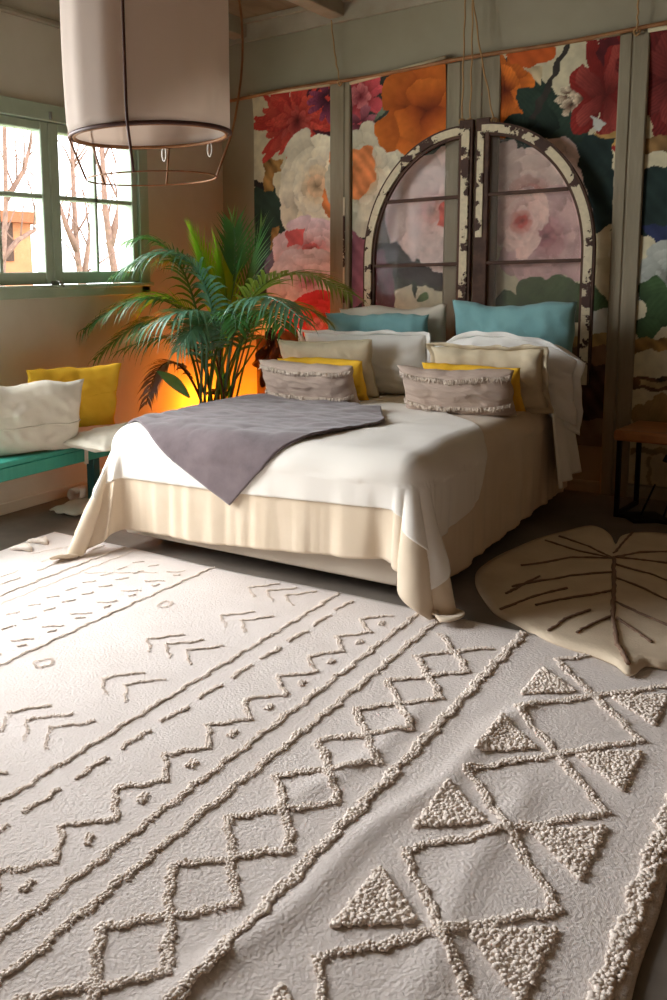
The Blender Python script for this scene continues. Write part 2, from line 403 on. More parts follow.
def leafp(img, X_, Z_, a, b2, wd, col, seed=0):
    p, q = wl(*a), wl(*b2); L = math.hypot(q[0]-p[0], q[1]-p[1]); an = math.atan2(q[1]-p[1], q[0]-p[0])
    petal(img, X_, Z_, p[0], p[1], an, L, wd*.0076, np.array(col)*1.15, col, .10, 2, seed, np.array(col)*.6)
    n = 5
def paint(X_, Z_):
    X0, Z0 = X_, Z_
    X_ = X0+.034*(fbm(X0*9, Z0*9, 3)-.5)+.016*(fbm(X0*34+7, Z0*34, 3)-.5)
    Z_ = Z0+.034*(fbm(X0*9+31, Z0*9+5, 3)-.5)+.016*(fbm(X0*34+3, Z0*34+40, 3)-.5)
    shp = X_.shape; img = np.zeros(shp+(3,))
    img[:] = L_(206,196,164)
    img *= (1+.03*np.sin(X_*40)*np.sin(Z_*33))[..., None]
    DG = L_(44,62,50); DG2 = L_(34,50,46); DK = L_(40,36,34); OR = L_(206,112,38); ORd = L_(150,60,20); GOLD = L_(150,112,60)
    # --- banner one
    poly(img, X_, Z_, [(250,190),(275,186),(296,225),(292,245),(276,252),(270,300),(250,300)], DG)
    poly(img, X_, Z_, [(250,180),(275,184),(275,190),(250,188)], DK)
    poly(img, X_, Z_, [(295,88),(340,80),(340,130),(300,150)], L_(70,30,40))
    poly(img, X_, Z_, [(265,160),(284,160),(282,172),(276,172),(274,192),(266,192)], GOLD, .5)
    poly(img, X_, Z_, [(273,228),(281,226),(280,246),(272,252)], GOLD, .5)
    poly(img, X_, Z_, [(266,262),(280,244),(298,244),(290,290),(270,310)], L_(110,100,120))
    for k in range(2):
        bloom(img, X_, Z_, 296+k*3, 122, 46-12*k, 44-12*k, [(19, .12, .98, .12, (.32,.02,.02), (.58,.06,.04), .25, 1.6), (15, .08, .7, .12, (.28,.02,.02), (.60,.08,.05), .2, 2), (9, .0, .45, .12, (.2,.02,.02), (.5,.08,.06), .2, 2)], 3+k)
    bloom(img, X_, Z_, 330, 100, 26, 22, [(12, .1, .9, .16, (.1,.02,.05), (.30,.06,.12), .3, 2)], 9)
    peony = lambda c0, c1, c2: [(9, .40, .62, .40, c1*.9, c0, .02, 2.6), (9, .30, .55, .36, c1, c0, .02, 2.6), (8, .20, .48, .30, c1*.9+c2*.1, c0, .02, 2.6), (8, .12, .40, .25, c2*.5+c1*.5, c0, .02, 2.4), (7, .04, .32, .2, c2, c1, .03, 2.2), (5, .0, .2, .14, c2*.9, c2, .03, 2)]
    W = L_(238,230,206); W2 = L_(222,206,172); PK = L_(226,150,110)
    bloom(img, X_, Z_, 318, 185, 44, 54, peony(W, W2, L_(226,190,150)), 5)
    poly(img, X_, Z_, [(330,150),(342,140),(342,222),(326,214),(322,196),(330,176)], L_(216,128,70), .25)
    bloom(img, X_, Z_, 312, 248, 44, 30, peony(L_(240,218,222), L_(228,188,196), L_(216,120,122)), 12)
    bloom(img, X_, Z_, 310, 282, 46, 36, peony(L_(234,222,228), L_(222,196,206), L_(206,150,170)), 6)
    poly(img, X_, Z_, [(288,230),(306,228),(304,246),(290,246)], L_(216,104,104), .15)
    bloom(img, X_, Z_, 318, 325, 42, 34, peony(L_(216,70,84), L_(196,36,44), L_(226,140,150)), 8)
    bloom(img, X_, Z_, 290, 352, 34, 26, peony(L_(200,50,60), L_(176,36,44), L_(206,90,100)), 18)
    poly(img, X_, Z_, [(250,336),(300,330),(330,360),(335,460),(250,460)], L_(72,52,40), .3)
    # --- banner two
    poly(img, X_, Z_, [(352,84),(452,58),(452,310),(352,312)], L_(52,56,50), .2)
    bloom(img, X_, Z_, 362, 98, 24, 26, [(13, .1, .95, .2, (.34,.03,.04), (.62,.10,.12), .2, 2), (8, 0, .5, .18, (.3,.03,.05), (.6,.2,.2), .2, 2)], 21)
    bloom(img, X_, Z_, 362, 124, 22, 14, [(9, .1, .9, .25, (.2,.03,.05), (.42,.14,.18), .2, 2)], 22)
    for i, (a, c) in enumerate((((376,120),(404,88)), ((380,124),(410,100)), ((378,132),(402,118)), ((386,112),(392,84)), ((395,108),(416,92)), ((384,138),(400,132)))):
        leafp(img, X_, Z_, a, c, 4, L_(130,146,120), i)
    poly(img, X_, Z_, [(424,66),(449,58),(449,78),(430,80)], OR*.8)
    bloom(img, X_, Z_, 366, 178, 42, 52, peony(L_(206,200,176), L_(190,178,148), L_(210,140,90)), 25)
    poly(img, X_, Z_, [(352,150),(372,146),(378,176),(366,196),(352,200)], L_(214,130,76), .25)
    poly(img, X_, Z_, [(380,190),(400,178),(396,240),(376,246)], L_(92,84,66), .2)
    bloom(img, X_, Z_, 428, 112, 44, 42, [(6, .1, .95, .60, ORd, OR, .02, 2.8), (4, .0, .7, .5, ORd*1.2, OR*1.05, .02, 2.8)], 30, .3)
    poly(img, X_, Z_, [(402,158),(452,142),(452,172),(428,172),(410,196),(392,220),(386,200)], DG2)
    bloom(img, X_, Z_, 432, 212, 50, 56, peony(L_(226,204,198), L_(214,182,176), L_(206,150,140)), 31)
    poly(img, X_, Z_, [(440,205),(449,202),(449,232),(438,226)], L_(206,96,84), .3)
    poly(img, X_, Z_, [(376,250),(398,242),(414,262),(440,272),(452,276),(452,290),(420,284),(392,272)], L_(48,44,48), .15)
    poly(img, X_, Z_, [(396,290),(412,284),(452,294),(452,420),(390,420)], L_(214,208,180), .04)
    leafp(img, X_, Z_, (416,300), (414,280), 3, DG, 3); leafp(img, X_, Z_, (418,302), (430,296), 5, L_(90,120,80), 4)
    poly(img, X_, Z_, [(366,262),(382,250),(394,268),(396,310),(380,330),(364,320)], L_(112,62,80), .2)
    poly(img, X_, Z_, [(352,230),(366,240),(368,300),(352,310)], L_(150,92,104), .2)
    # --- banner three
    poly(img, X_, Z_, [(500,60),(528,58),(560,100),(590,150),(612,190),(612,228),(590,240),(500,240)], DG2, .2)
    bloom(img, X_, Z_, 506, 92, 22, 36, [(7, .05, .95, .5, ORd, OR, .1, 2.6), (5, 0, .6, .4, ORd, OR*1.1, .1, 2.5)], 41)
    poly(img, X_, Z_, [(508,56),(560,44),(556,62),(530,68),(512,66)], L_(190,88,34), .12)
    for i, (a, c, wd) in enumerate((((528,128),(548,84),15), ((545,130),(566,96),16), ((560,150),(586,110),16), ((520,150),(515,115),12), ((575,190),(600,140),15), ((560,130),(520,90),12), ((590,220),(604,170),12))):
        leafp(img, X_, Z_, a, c, wd, DG*(.8+.1*(i % 3)), 50+i)
    poly(img, X_, Z_, [(530,118),(569,44),(574,44),(536,122)], L_(58,52,46), .1)
    poly(img, X_, Z_, [(525,66),(545,68),(542,86),(534,80)], L_(196,176,140), .25)
    for i, (x, y) in enumerate(((568,94),(578,88),(572,106),(584,100),(590,112))):
        bloom(img, X_, Z_, x, y, 9, 8, [(6, .1, .9, .4, L_(120,80,60), L_(226,210,180), .3, 2)], 60+i)
    bloom(img, X_, Z_, 606, 96, 30, 58, [(8, .0, 1.0, .24, (.18,.012,.01), (.30,.025,.018), .18, 2.0), (6, 0, .8, .17, (.20,.02,.015), (.36,.06,.045), .22, 2.0)], 44, .4)
    poly(img, X_, Z_, [(600,42),(618,38),(618,46),(608,48),(604,66),(598,60)], L_(90,28,32), .2)
    poly(img, X_, Z_, [(592,118),(606,122),(600,132),(594,130)], L_(190,190,180), .1)
    poly(img, X_, Z_, [(594,134),(624,132),(624,146),(600,148)], L_(176,140,80), .3)
    bloom(img, X_, Z_, 530, 198, 50, 54, peony(L_(214,190,180), L_(198,162,152), L_(186,130,122)), 46)
    bloom(img, X_, Z_, 548, 238, 40, 46, peony(L_(206,170,166), L_(186,142,142), L_(168,112,116)), 47)
    bloom(img, X_, Z_, 522, 222, 24, 30, peony(L_(222,190,180), L_(208,156,144), L_(186,84,76)), 48, .7)
    poly(img, X_, Z_, [(584,134),(614,140),(614,232),(596,234),(588,190),(580,160)], DG2, .2)
    poly(img, X_, Z_, [(590,236),(612,226),(612,330),(590,330),(585,290)], L_(196,180,144), .05)
    for i, (a, c, wd) in enumerate((((520,318),(548,280),20), ((548,320),(572,278),20), ((500,320),(512,290),12), ((572,322),(594,284),16), ((592,318),(602,292),12))):
        leafp(img, X_, Z_, a, c, wd, L_(72,92,56)*(.85+.1*(i % 3)), 80+i)
    poly(img, X_, Z_, [(592,310),(612,308),(612,334),(592,336)], L_(198,196,182), .05)
    poly(img, X_, Z_, [(495,334),(614,334),(614,346),(495,346)], L_(168,138,84), .25)
    poly(img, X_, Z_, [(495,346),(614,346),(614,364),(495,364)], L_(120,88,60), .1)
    poly(img, X_, Z_, [(495,364),(614,364),(614,420),(495,420)], L_(64,46,38), .45)
    poly(img, X_, Z_, [(495,420),(614,420),(614,520),(495,520)], L_(120,104,84), .08)
    # --- banner four
    s = lambda pts, c, v=.1, sd=0: poly(img, X_, Z_, pts, c, v, sd)
    s([(640,42),(760,20),(760,150),(640,150)], L_(190,176,140), .05)
    bloom(img, X_, Z_, 684, 80, 46, 52, [(9, 0, 1.0, .26, (.10,.01,.01), (.17,.016,.013), .25, 2.2), (7, 0, .7, .2, (.14,.014,.012), (.22,.035,.028), .25, 2.2)], 91)
    s([(640,138),(760,128),(760,144),(640,154)], L_(124,94,56), .5)
    s([(640,170),(700,160),(760,170),(760,236),(640,236)], DG2, .2)
    s([(640,226),(676,224),(700,250),(664,252)], L_(44,52,84), .15)
    bloom(img, X_, Z_, 676, 276, 32, 28, peony(L_(186,190,180), L_(150,154,144), L_(110,110,100)), 92)
    for i, (a, c, wd) in enumerate((((640,300),(668,286),16), ((650,330),(676,296),16), ((640,320),(656,336),12), ((690,320),(720,290),18))):
        leafp(img, X_, Z_, a, c, wd, L_(60,84,50), 95+i)
    s([(630,337),(760,343),(760,356),(630,350)], L_(150,116,64), .5)
    s([(630,374),(700,378),(700,392),(630,390)], L_(92,66,44), .5)
    s([(640,379),(694,383),(694,388),(640,386)], L_(170,150,110), .3)
    for i, (a, c, wd) in enumerate((((636,430),(640,404),6), ((644,430),(652,400),7), ((650,430),(664,392),8), ((660,430),(676,402),8), ((634,424),(648,410),6))):
        leafp(img, X_, Z_, a, c, wd, L_(156,130,84), 110+i)
    s([(630,446),(760,456),(760,462),(630,452)], L_(150,134,96), .1)
    s([(634,470),(638,470),(638,500),(634,500)], L_(160,146,108), .05)
    s([(648,455),(652,455),(650,500),(646,500)], L_(160,146,108), .05)
    img *= (.80+.42*fbm(X0*22, Z0*22+4, 4))[..., None]*(.90+.2*fbm(X0*6+3, Z0*6, 2))[..., None]
    return np.clip(img, 0, 1)
def banner(x0, x1, z0, z1l, z1r, label, yoff):
    nx = int((x1-x0)/.006); nz = int((2.75-z0)/.0065)
    xs = np.linspace(x0, x1, nx); ts = np.linspace(0, 1, nz)
    X_, T_ = np.meshgrid(xs, ts); top = z1l+(X_-x0)/(x1-x0)*(z1r-z1l)
    Z_ = z0+T_*(top-z0)
    img = paint(X_, Z_)
    Y_ = YB-.030-.024*np.clip((Z_-2.45)/.3, 0, 1)**2+yoff+.006*np.sin(Z_*2.2+x0*3)+.004*np.sin(X_*6+Z_)
    V = np.stack([X_, Y_, Z_], -1).reshape(-1, 3)
    i = np.arange(nz-1)[:, None]*nx+np.arange(nx-1)[None]
    Fc = np.stack([i, i+1, i+nx+1, i+nx], -1).reshape(-1, 4)
    org = Vector(((x0+x1)/2, YB-.03, z0))
    root = thing('hanging_banner', org, label=label, cat='wall banner', group='printed flower banners on the back wall')
    o = mesh('printed_cloth', V-np.array(org), Fc, mat_print, root)
    a = o.data.color_attributes.new('print', 'FLOAT_COLOR', 'POINT')
    buf = np.ones((nx*nz, 4), dtype=np.float32); buf[:, :3] = img.reshape(-1, 3)
    a.data.foreach_set('color', buf.ravel())
    h = MB().tube([Vector((x0-.004, YB-.060, z1l+.008))-org, Vector((x0*.5+x1*.5, YB-.062, (z1l+z1r)/2+.006))-org, Vector((x1+.004, YB-.060, z1r+.008))-org], .012, 10)
    h.build('top_hem', mat_hem, root, True)
    return root
banner(-3.815, -3.160, .30, 2.745, 2.730, 'printed banner with red dahlia over white and pink peonies, leftmost on wall', 0)
banner(-2.995, -2.318, .30, 2.715, 2.780, 'printed banner with orange poppy and pale peach blooms behind left arched frame', 0)
banner(-1.965, -1.272, .30, 2.750, 2.745, 'printed banner with large dusky pink peony behind right arched frame', 0)
banner(-1.118, -.46, .09, 2.735, 2.735, 'printed banner with dark red bloom beside wooden side table, cut by right edge', 0)

# bamboo pole carrying the banners, ropes
pole = MB()
def polez(x): return 2.725+(x+3.96)*.006+.006*math.sin(x*5)
pp = [(x, YB-.064, polez(x)+.020) for x in np.linspace(-4.02, -.4, 60)]
pole.tube(pp, [.013+.002*(i % 7 == 0) for i in range(60)], 8)
tag(pole.build('bamboo_pole', mat_bamboo, None, True), 'thin brown bamboo pole along the tops of the flower banners', 'pole')
def rope(pts, label, group=None, r=.005):
    P = [Vector(p) for p in pts]; Q = []
    for i in range(len(P)-1):
        for k in range(12): 
            q = P[i].lerp(P[i+1], k/12); Q.append(q+Vector((.003*math.sin(len(Q)*1.1), .003*math.cos(len(Q)*1.3), 0)))
    Q.append(P[-1]); m = MB().tube(Q, r, 6)
    # knot
    q = P[-1]; kn = [q+Vector((.016*math.cos(a), .016*math.sin(a*2)*.6, .018*math.sin(a))) for a in np.linspace(0, 4*PI, 26)]
    m.tube(kn, r*1.15, 6)
    return tag(m.build('hanging_rope', mat_rope, None, True), label, 'rope', group)
def W3(px, py, y): return tuple(on(px, py, 1, y))
rope([W3(331,20,5.9), W3(335,55,5.92), W3(340,83,YB-.07)], 'jute rope from ceiling beam to bamboo pole between first two banners')
rope([W3(638,-14,5.9), W3(638,10,5.92), W3(637,32,YB-.07)], 'jute rope holding bamboo pole above the rightmost post')
arch_y = 5.86
rope([W3(466,-16,arch_y), W3(464,40,arch_y), W3(462,122,arch_y)], 'left rope of three holding the arched frames, running straight down')
rope([W3(473,-16,arch_y), W3(472,50,arch_y), W3(470,122,arch_y)], 'middle rope of three holding the arched frames')
rope([W3(471,-16,arch_y), W3(480,50,arch_y), W3(494,121,arch_y)], 'slanting right rope of three, tied to right arched frame')

# ------------------------------------------------------------------ arched window frames
def arch(side, label):
    # side -1: left leaf, +1: right leaf
    if side < 0: xi, xo, cx = -2.088, -2.84, -2.15
    else: xi, xo, cx = -2.068, -1.335, -2.03
    zb, zs, zt = .70, 1.50, 2.33
    root = thing('arched_window_frame', ((xi+xo)/2, arch_y, zb), label=label, cat='window frame')
    org = Vector(root.location)
    def fin(m, n, mat, smooth=False, parent=root):
        o = m.build(n, mat, None, smooth); o.data.transform(Matrix.Translation(-org)); o.parent = parent; return o
    wd = .085; s = -side
    rx, rz = abs(xo-cx), zt-zs
    dirx = 1 if xo > cx else -1
    def ell(a, k): return (cx+dirx*(rx-k)*math.sin(a), zs+(rz-k)*math.cos(a))
    # arch + outer stile: inner brown wood and outer peeling moulding
    for (k0, k1, y0, y1, mat, n) in ((0, .012, -.022, .022, mat_bareframe, 'outer_moulding'), (.012, .060, -.026, .02, mat_peel, 'arched_rail'), (.060, .078, -.010, .018, mat_bareframe, 'inner_moulding')):
        V = []; F = []
        A = list(np.linspace(0, PI/2, 28)); path = [(ell(a, k0), ell(a, k1)) for a in A]
        for z in np.linspace(zs, zb, 10)[1:]: path.append(((cx+dirx*(rx-k0), z), (cx+dirx*(rx-k1), z)))
        for (p, q) in path:
            V += [(p[0], arch_y+y0, p[1]), (q[0], arch_y+y0, q[1]), (q[0], arch_y+y1, q[1]), (p[0], arch_y+y1, p[1])]
        for i in range(len(path)-1):
            for k in range(4): F.append((i*4+k, i*4+(k+1) % 4, (i+1)*4+(k+1) % 4, (i+1)*4+k))
        F += [(0,1,2,3), tuple(len(V)-4+k for k in (3,2,1,0))]
        o = fin(MB().add(V, F), n, mat)
    # meeting stile
    a, c_ = sorted((xi, xi+(-.088 if side < 0 else .085)))
    fin(MB().box(a, c_, arch_y-.018, arch_y+.02, zb, 2.36, .003), 'stile', mat_bareframe)
    pm = MB()
    if side < 0: pm.box(a+.018, a+.070, arch_y-.028, arch_y-.017, zb, 2.31, .002)
    else: pm.box(a+.012, a+.055, arch_y-.026, arch_y-.017, 1.62, 2.28, .002); 
    fin(pm, 'painted_strip', mat_peel)
    fin(MB().box(min(xi, xo), max(xi, xo), arch_y-.018, arch_y+.02, zb, zb+.09, .003), 'bottom_rail', mat_bareframe)
    for z in (1.885, 1.455):
        aa = math.acos(max(0, min(1, (z-zs)/(rz-.08)))) if z > zs else PI/2
        xe = cx+dirx*(rx-.08)*math.sin(aa)
        x0, x1 = sorted((xe, xi))
        fin(MB().box(x0, x1, arch_y-.012, arch_y+.012, z-.011, z+.011, .003), 'glazing_bar', mat_bareframe)
    # glass pane following the arch
    V = [(cx, arch_y+.006, zb+.05)]+[(cx+dirx*(rx-.09)*math.sin(q), arch_y+.006, zs+(rz-.09)*math.cos(q)) for q in np.linspace(0, PI/2, 20)]+[(cx+dirx*(rx-.09), arch_y+.006, zb+.05)]
    fin(MB().add(V, [tuple(range(len(V)))]), 'pane', mat_glass_old)
    return root
arch(-1, 'left half of arched old window frame with peeling cream paint, above pillows')
arch(1, 'right half of arched old window frame with bare brown bars and flaking paint')

# ------------------------------------------------------------------ rug
RX0, RX1, RY0, RY1 = -3.53, -.275, -1.4, 3.43
def undul(x, y):
    z = .004*math.sin(x*3.1+y*1.7)*math.sin(y*2.3)
    # soft ripple running down the rug towards the camera
    for (xa, ya_, xb, yb, h, wd) in ((-.80,2.75,-.98,1.2,.013,.03), (-.66,2.35,-.62,1.5,.010,.035), (-1.05,2.6,-1.12,1.9,.008,.03)):
        t = (y-yb)/(ya_-yb)
        if -.15 < t < 1.15:
            xc = xb+(xa-xb)*t+.015*math.sin(y*9); f_ = max(0, min(1, (t+.15)*5))*max(0, min(1, (1.15-t)*5))
            z += h*f_*math.exp(-((x-xc)/wd)**2)
    return z
def rz(x, y): return .014+undul(x, y)+.002
rug = thing('rug', ((RX0+RX1)/2, (RY0+RY1)/2, 0), label='large off-white cotton rug with raised tufted lines, diamonds and triangles', cat='rug')
org = np.array(rug.location)
nx, ny = 140, 200
V = []
for j in range(ny+1):
    y = RY0+(RY1-RY0)*j/ny
    for i in range(nx+1):
        x = RX0+(RX1-RX0)*i/nx
        e = .006*math.sin(y*5)+.004*math.sin(y*13)
        xx = x+(e if i in (0, nx) else 0)
        V.append((xx, y+(.006*math.sin(x*6) if j in (0, ny) else 0), .014+undul(x, y)))
V = np.array(V)-org
i = np.arange(ny)[:, None]*(nx+1)+np.arange(nx)[None]
o = mesh('woven_ground', V, np.stack([i, i+1, i+nx+2, i+nx+1], -1).reshape(-1, 4), mat_rug, rug)
solidify(o, .012, -1)
# tufts: small woolly knots set along the pattern's lines
ico = []
g_ = (1+5**.5)/2
for a, c in ((1, g_), (-1, g_), (1, -g_), (-1, -g_)): ico += [(0, a, c), (a, c, 0), (c, 0, a)]
ICO = np.array(ico)/math.hypot(1, g_)
from itertools import combinations
ICF = []
for t3 in combinations(range(12), 3):
    if all(abs(np.linalg.norm(ICO[p]-ICO[q])-1.0515) < .02 for p, q in combinations(t3, 2)):
        n = np.cross(ICO[t3[1]]-ICO[t3[0]], ICO[t3[2]]-ICO[t3[0]])
        ICF.append(t3 if n @ ICO[t3[0]] > 0 else (t3[0], t3[2], t3[1]))
ICF = np.array(ICF)
knots = []                       # (x, y, z, r)
def line(pts, wd, r, step=.0062, jit=.35, rows=2):
    r *= .66; rows += 1; wd *= .85
    for (x0, y0), (x1, y1) in zip(pts[:-1], pts[1:]):
        L = math.hypot(x1-x0, y1-y0); n = max(2, int(L/step)); tx, ty = (x1-x0)/L, (y1-y0)/L
        ph = random.uniform(0, 6)
        for k in range(n+1):
            t = k/n; wob = .004*math.sin(k*step*38+ph)+.003*math.sin(k*step*90+ph*2)
            thick = .9+.35*noise.noise(Vector((x0*7+k*step*9, y0*5, 3)))
            for q in range(rows):
                off = ((q-(rows-1)/2)*wd*1.3/max(1, rows-1))*(.9+.5*noise.noise(Vector((x0*3+k*step*14, y0*3, 9))))+wob+random.gauss(0, wd*.10)
                x = x0+tx*L*t-ty*off+random.gauss(0, step*.3); y = y0+ty*L*t+tx*off+random.gauss(0, step*.3)
                if y < .55 or x > -.26: continue
                knots.append((x, y, rz(x, y)+r*.35*random.uniform(.3, 1.7), r*thick*random.uniform(.8, 1.2)))
FR = RY1-.015
line([(-.975, .6), (-.975, FR)], .016, .0095, rows=3)
line([(-1.295, .6), (-1.295, FR)], .012, .0075); line([(-1.388, .6), (-1.388, FR)], .011, .007)
line([(-1.772, .6), (-1.772, FR)], .008, .0065); line([(-2.447, .6), (-2.447, FR)], .008, .006)
line([(-3.012, .6), (-3.012, FR)], .008, .006); line([(-.318, .6), (-.318, FR)], .026, .013, rows=3)
line([(-2.93, 2.0), (-2.93, FR)], .005, .004, rows=1)
R0, S_ = 1.26-.243*2, .243
for k in range(0, 12):
    y = R0+S_*k
    for s in (1, -1):
        y2 = y+s*S_
        if y2 < FR and y < FR: line([(-1.23, y+.018), (-1.032, y2)], .013, .0085)
R0 = 1.45-.215*3
for k in range(0, 13):
    y = 1.272+.2135*(k-2)
    if y > FR-.1: break
    line([(-1.468, y-.107), (-1.556, y), (-1.468, y+.107)], .009, .007)
    line([(-1.457, y-.015), (-1.467, y+.02)], .013, .008)
for k in range(0, 13):
    y = 1.475+.195*(k-2)
    if y+.13 < FR: line([(-1.686, y), (-1.682, y+.13)], .009, .0068)
for k, y in enumerate((1.11, 1.47, 1.832, 2.197, 2.552, 2.92, 3.275)):
    for x in ((-1.954, -2.05, -2.146) if k % 2 == 0 else (-1.955, -2.052)):
        line([(x+.085, min(y-.095, FR)), (x, y)], .006, .0045, rows=1); line([(x, y), (x+.088, min(y+.11, FR))], .007, .006, rows=2)
for y in (1.45, 2.17, 2.89):
    line([(-2.325+.03*math.cos(a), y+.04*math.sin(a)) for a in np.linspace(0, 2*PI, 9)], .005, .005, rows=1)
for k in range(-1, 5):
    yl = 1.468+.441*k; 
    for s in (1, -1):
        y2 = yl+s*.445
        if yl < FR: line([(-.812, yl), (-.63, yl+s*.222)] if y2 > FR+.2 else [(-.812, yl), (-.63, yl+s*.222), (-.449, min(y2, FR))], .014, .009)
def tri(y, xb, xa, h):
    for t in np.arange(0, 1.001, .042):
        x = xb+(xa-xb)*t; hh = h*(1-t)
        n = max(1, int(2*hh/.0075))
        for q in range(n+1):
            yy = y-hh+2*hh*q/max(1, n); xx = x+random.gauss(0, .0025); yy += random.gauss(0, .002)
            if yy < FR: knots.append((xx, yy, rz(xx, yy)+.003*random.uniform(0, 1.8), .0068*random.uniform(.75, 1.25)))
for k in range(-1, 4): tri(1.69+.441*k, -.826, -.688, .118)
for k in range(-2, 4): tri(1.722+.438*k, -.440, -.582, .118)
# small ticks of the far left band
for k in range(12):
    y = 1.95+.118*k
    if k % 1 == 0:
        line([(-2.585, 2.08+.165*k), (-2.525, 2.14+.165*k)], .006, .005) if 2.14+.165*k < FR else None
        line([(-2.525, 2.055+.165*k), (-2.515, 2.085+.165*k)], .008, .006) if 2.1+.165*k < FR else None
    for xx in (-2.70, -2.80):
        line([(xx-.01, y), (xx+.012, y+.05)], .006, .005)
for k in range(4): line([(-3.12, 2.3+.3*k), (-3.12, 2.48+.3*k)], .006, .005); line([(-3.2, 2.4+.3*k), (-3.2, 2.55+.3*k)], .006, .004, rows=1) if 2.6+.3*k < FR else None
line([(-2.90, 3.0), (-2.62, 3.2)], .005, .004, rows=1); line([(-3.35, 3.05), (-3.25, 3.3)], .005, .004, rows=1)
K = np.array(knots); nK = len(K)
rot = rng.normal(size=(nK, 3, 3)); q_, _ = np.linalg.qr(rot)
Vk = np.einsum('nij,kj->nki', q_, ICO)*(K[:, 3][:, None, None])
Vk *= (1+rng.uniform(-.18, .25, size=(nK, 12, 1)))
Vk[:, :, 2] *= .72
Vk += K[:, None, :3]
det = np.linalg.det(q_) < 0
Fk = np.repeat(ICF[None], nK, 0).copy(); Fk[det] = Fk[det][:, :, ::-1]
Fk = (Fk+np.arange(nK)[:, None, None]*12).reshape(-1, 3)
mesh('tufted_pattern', Vk.reshape(-1, 3)-org, Fk, mat_tuft, rug)
def tassel(px, py, a):
    p = on(px, py, 2, .02); m = MB(); p = Vector(p)
    for k in range(16):
        an = a+random.uniform(-.5, .5); L = random.uniform(.07, .12)
        pts = [p+Vector((math.cos(an)*L*t+random.gauss(0, .004), math.sin(an)*L*t, .012*math.sin(PI*t)+.006*random.random())) for t in (0, .35, .7, 1)]
        m.tube(pts, [.01, .009, .009, .006], 6)
    o = m.build('tassel', mat_tuft, None, True); o.data.transform(Matrix.Translation(-Vector(rug.location))); o.parent = rug
tassel(46, 544, 2.9); tassel(30, 551, 3.0)

# ------------------------------------------------------------------ leaf mat
def leaf_mat():
    out = [(475,577),(480,563),(505,548),(545,532),(585,522),(601,524),(611,532),(616,540),(622,532),(640,528),(667,530),(700,536),(735,560),(748,600),(735,640),(700,662),(667,666),(648,664),(636,672),(625,672),(612,662),(590,652),(548,638),(520,620),(495,608),(482,592)]
    P = [on(*p, 2, .03)[:2] for p in out]; P = np.array(P)
    # smooth closed outline
    n = len(P); Q = []
    for i in range(n):
        a, b_, c, d = P[i-1], P[i], P[(i+1) % n], P[(i+2) % n]
        for t in (0, .25, .5, .75):
            Q.append(.5*((2*b_)+(-a+c)*t+(2*a-5*b_+4*c-d)*t*t+(-a+3*b_-3*c+d)*t**3))
    Q = np.array(Q); cen = Vector(on(613, 600, 2, .03))
    root = thing('leaf_mat', (cen.x, cen.y, 0), label='beige leaf-shaped cotton mat with brown stitched veins overlapping the rug corner', cat='mat')
    org = np.array((cen.x, cen.y, 0)); V = []; m = len(Q); rings = 14
    def hz(x, y):
        over = max(0, min(1, (RY1+.05-y)/.1))*max(0, min(1, (RX1+.05-x)/.1))
        return .012+.016*over+.004*math.sin(x*14)*math.sin(y*11)
    for r in range(rings+1):
        k = 1-r/rings
        for q in Q:
            x, y = cen.x+(q[0]-cen.x)*k, cen.y+(q[1]-cen.y)*k
            V.append((x, y, hz(x, y)+.01*(k < .98)-.004*(k > .98)))
    F = [(r*m+i, (r+1)*m+i, (r+1)*m+(i+1) % m, r*m+(i+1) % m) for r in range(rings) for i in range(m)]
    o = mesh('leaf_cloth', np.array(V)-org, F, mat_leafmat, root)
    solidify(o, .01, -1)
    vm = MB()
    def vein(pts, r=.006):
        R_ = [on(*p, 2, .03) for p in pts]; S2 = []
        for i in range(len(R_)-1):
            for t in np.linspace(0, 1, 10, endpoint=False): S2.append(R_[i]*(1-t)+R_[i+1]*t)
        S2.append(R_[-1]); Pn = [(p[0]-org[0]+random.gauss(0, .0015), p[1]-org[1], hz(p[0], p[1])+.014) for p in S2]
        vm.tube(Pn, [r*random.uniform(.75, 1.25) for _ in Pn], 6, squash=.7)
    vein([(614,556),(614,585),(613,616),(618,645),(628,668)], .009)
    for v in ([(612,557),(590,545),(560,536)], [(612,557),(580,550),(545,540)], [(612,557),(570,557),(522,565)], [(613,571),(570,574),(512,585)], [(612,590),(575,596),(536,604)],
              [(612,614),(595,622),(577,632)], [(567,587),(530,597),(500,608)], [(590,608),(565,618),(548,630)], [(616,556),(640,552),(690,550)], [(616,563),(650,572),(690,590)], [(616,577),(645,588),(680,604)],
              [(616,600),(645,615),(690,634)], [(616,616),(634,628),(652,640)], [(616,556),(650,560),(700,566)], [(614,552),(622,543),(632,532)], [(540,575),(520,585),(506,592)]): vein(v)
    vm.build('stitched_vein', mat_vein, root, True)
leaf_mat()

# ------------------------------------------------------------------ bed
BX0, BX1, BY0, BY1, BZ = -3.12, -1.42, 3.45, 5.72, .63
bed = thing('double_bed', ((BX0+BX1)/2, (BY0+BY1)/2, 0), label='low double bed with beige fabric base under cream bedding', cat='bed')
bo = Vector(bed.location)
def fin(m, n, mat, root, smooth=False):
    o = m.build(n, mat, None, smooth); o.data.transform(Matrix.Translation(-Vector(root.location))); o.parent = root; return o
bevel(fin(MB().box(-3.08, -1.52, 3.50, 5.70, .065, .30), 'base', mat_base, bed), .02, 3)
bevel(fin(MB().box(-3.08, -1.50, 3.49, 5.70, .30, .60), 'mattress', mat_white, bed), .06, 4)
for x in (-2.95, -1.68):
    for y in (3.70, 5.55): fin(MB().lathe([(.02, 0), (.026, .07)], (x, y, 0), 16, True), 'leg', mat_iron, bed, True)

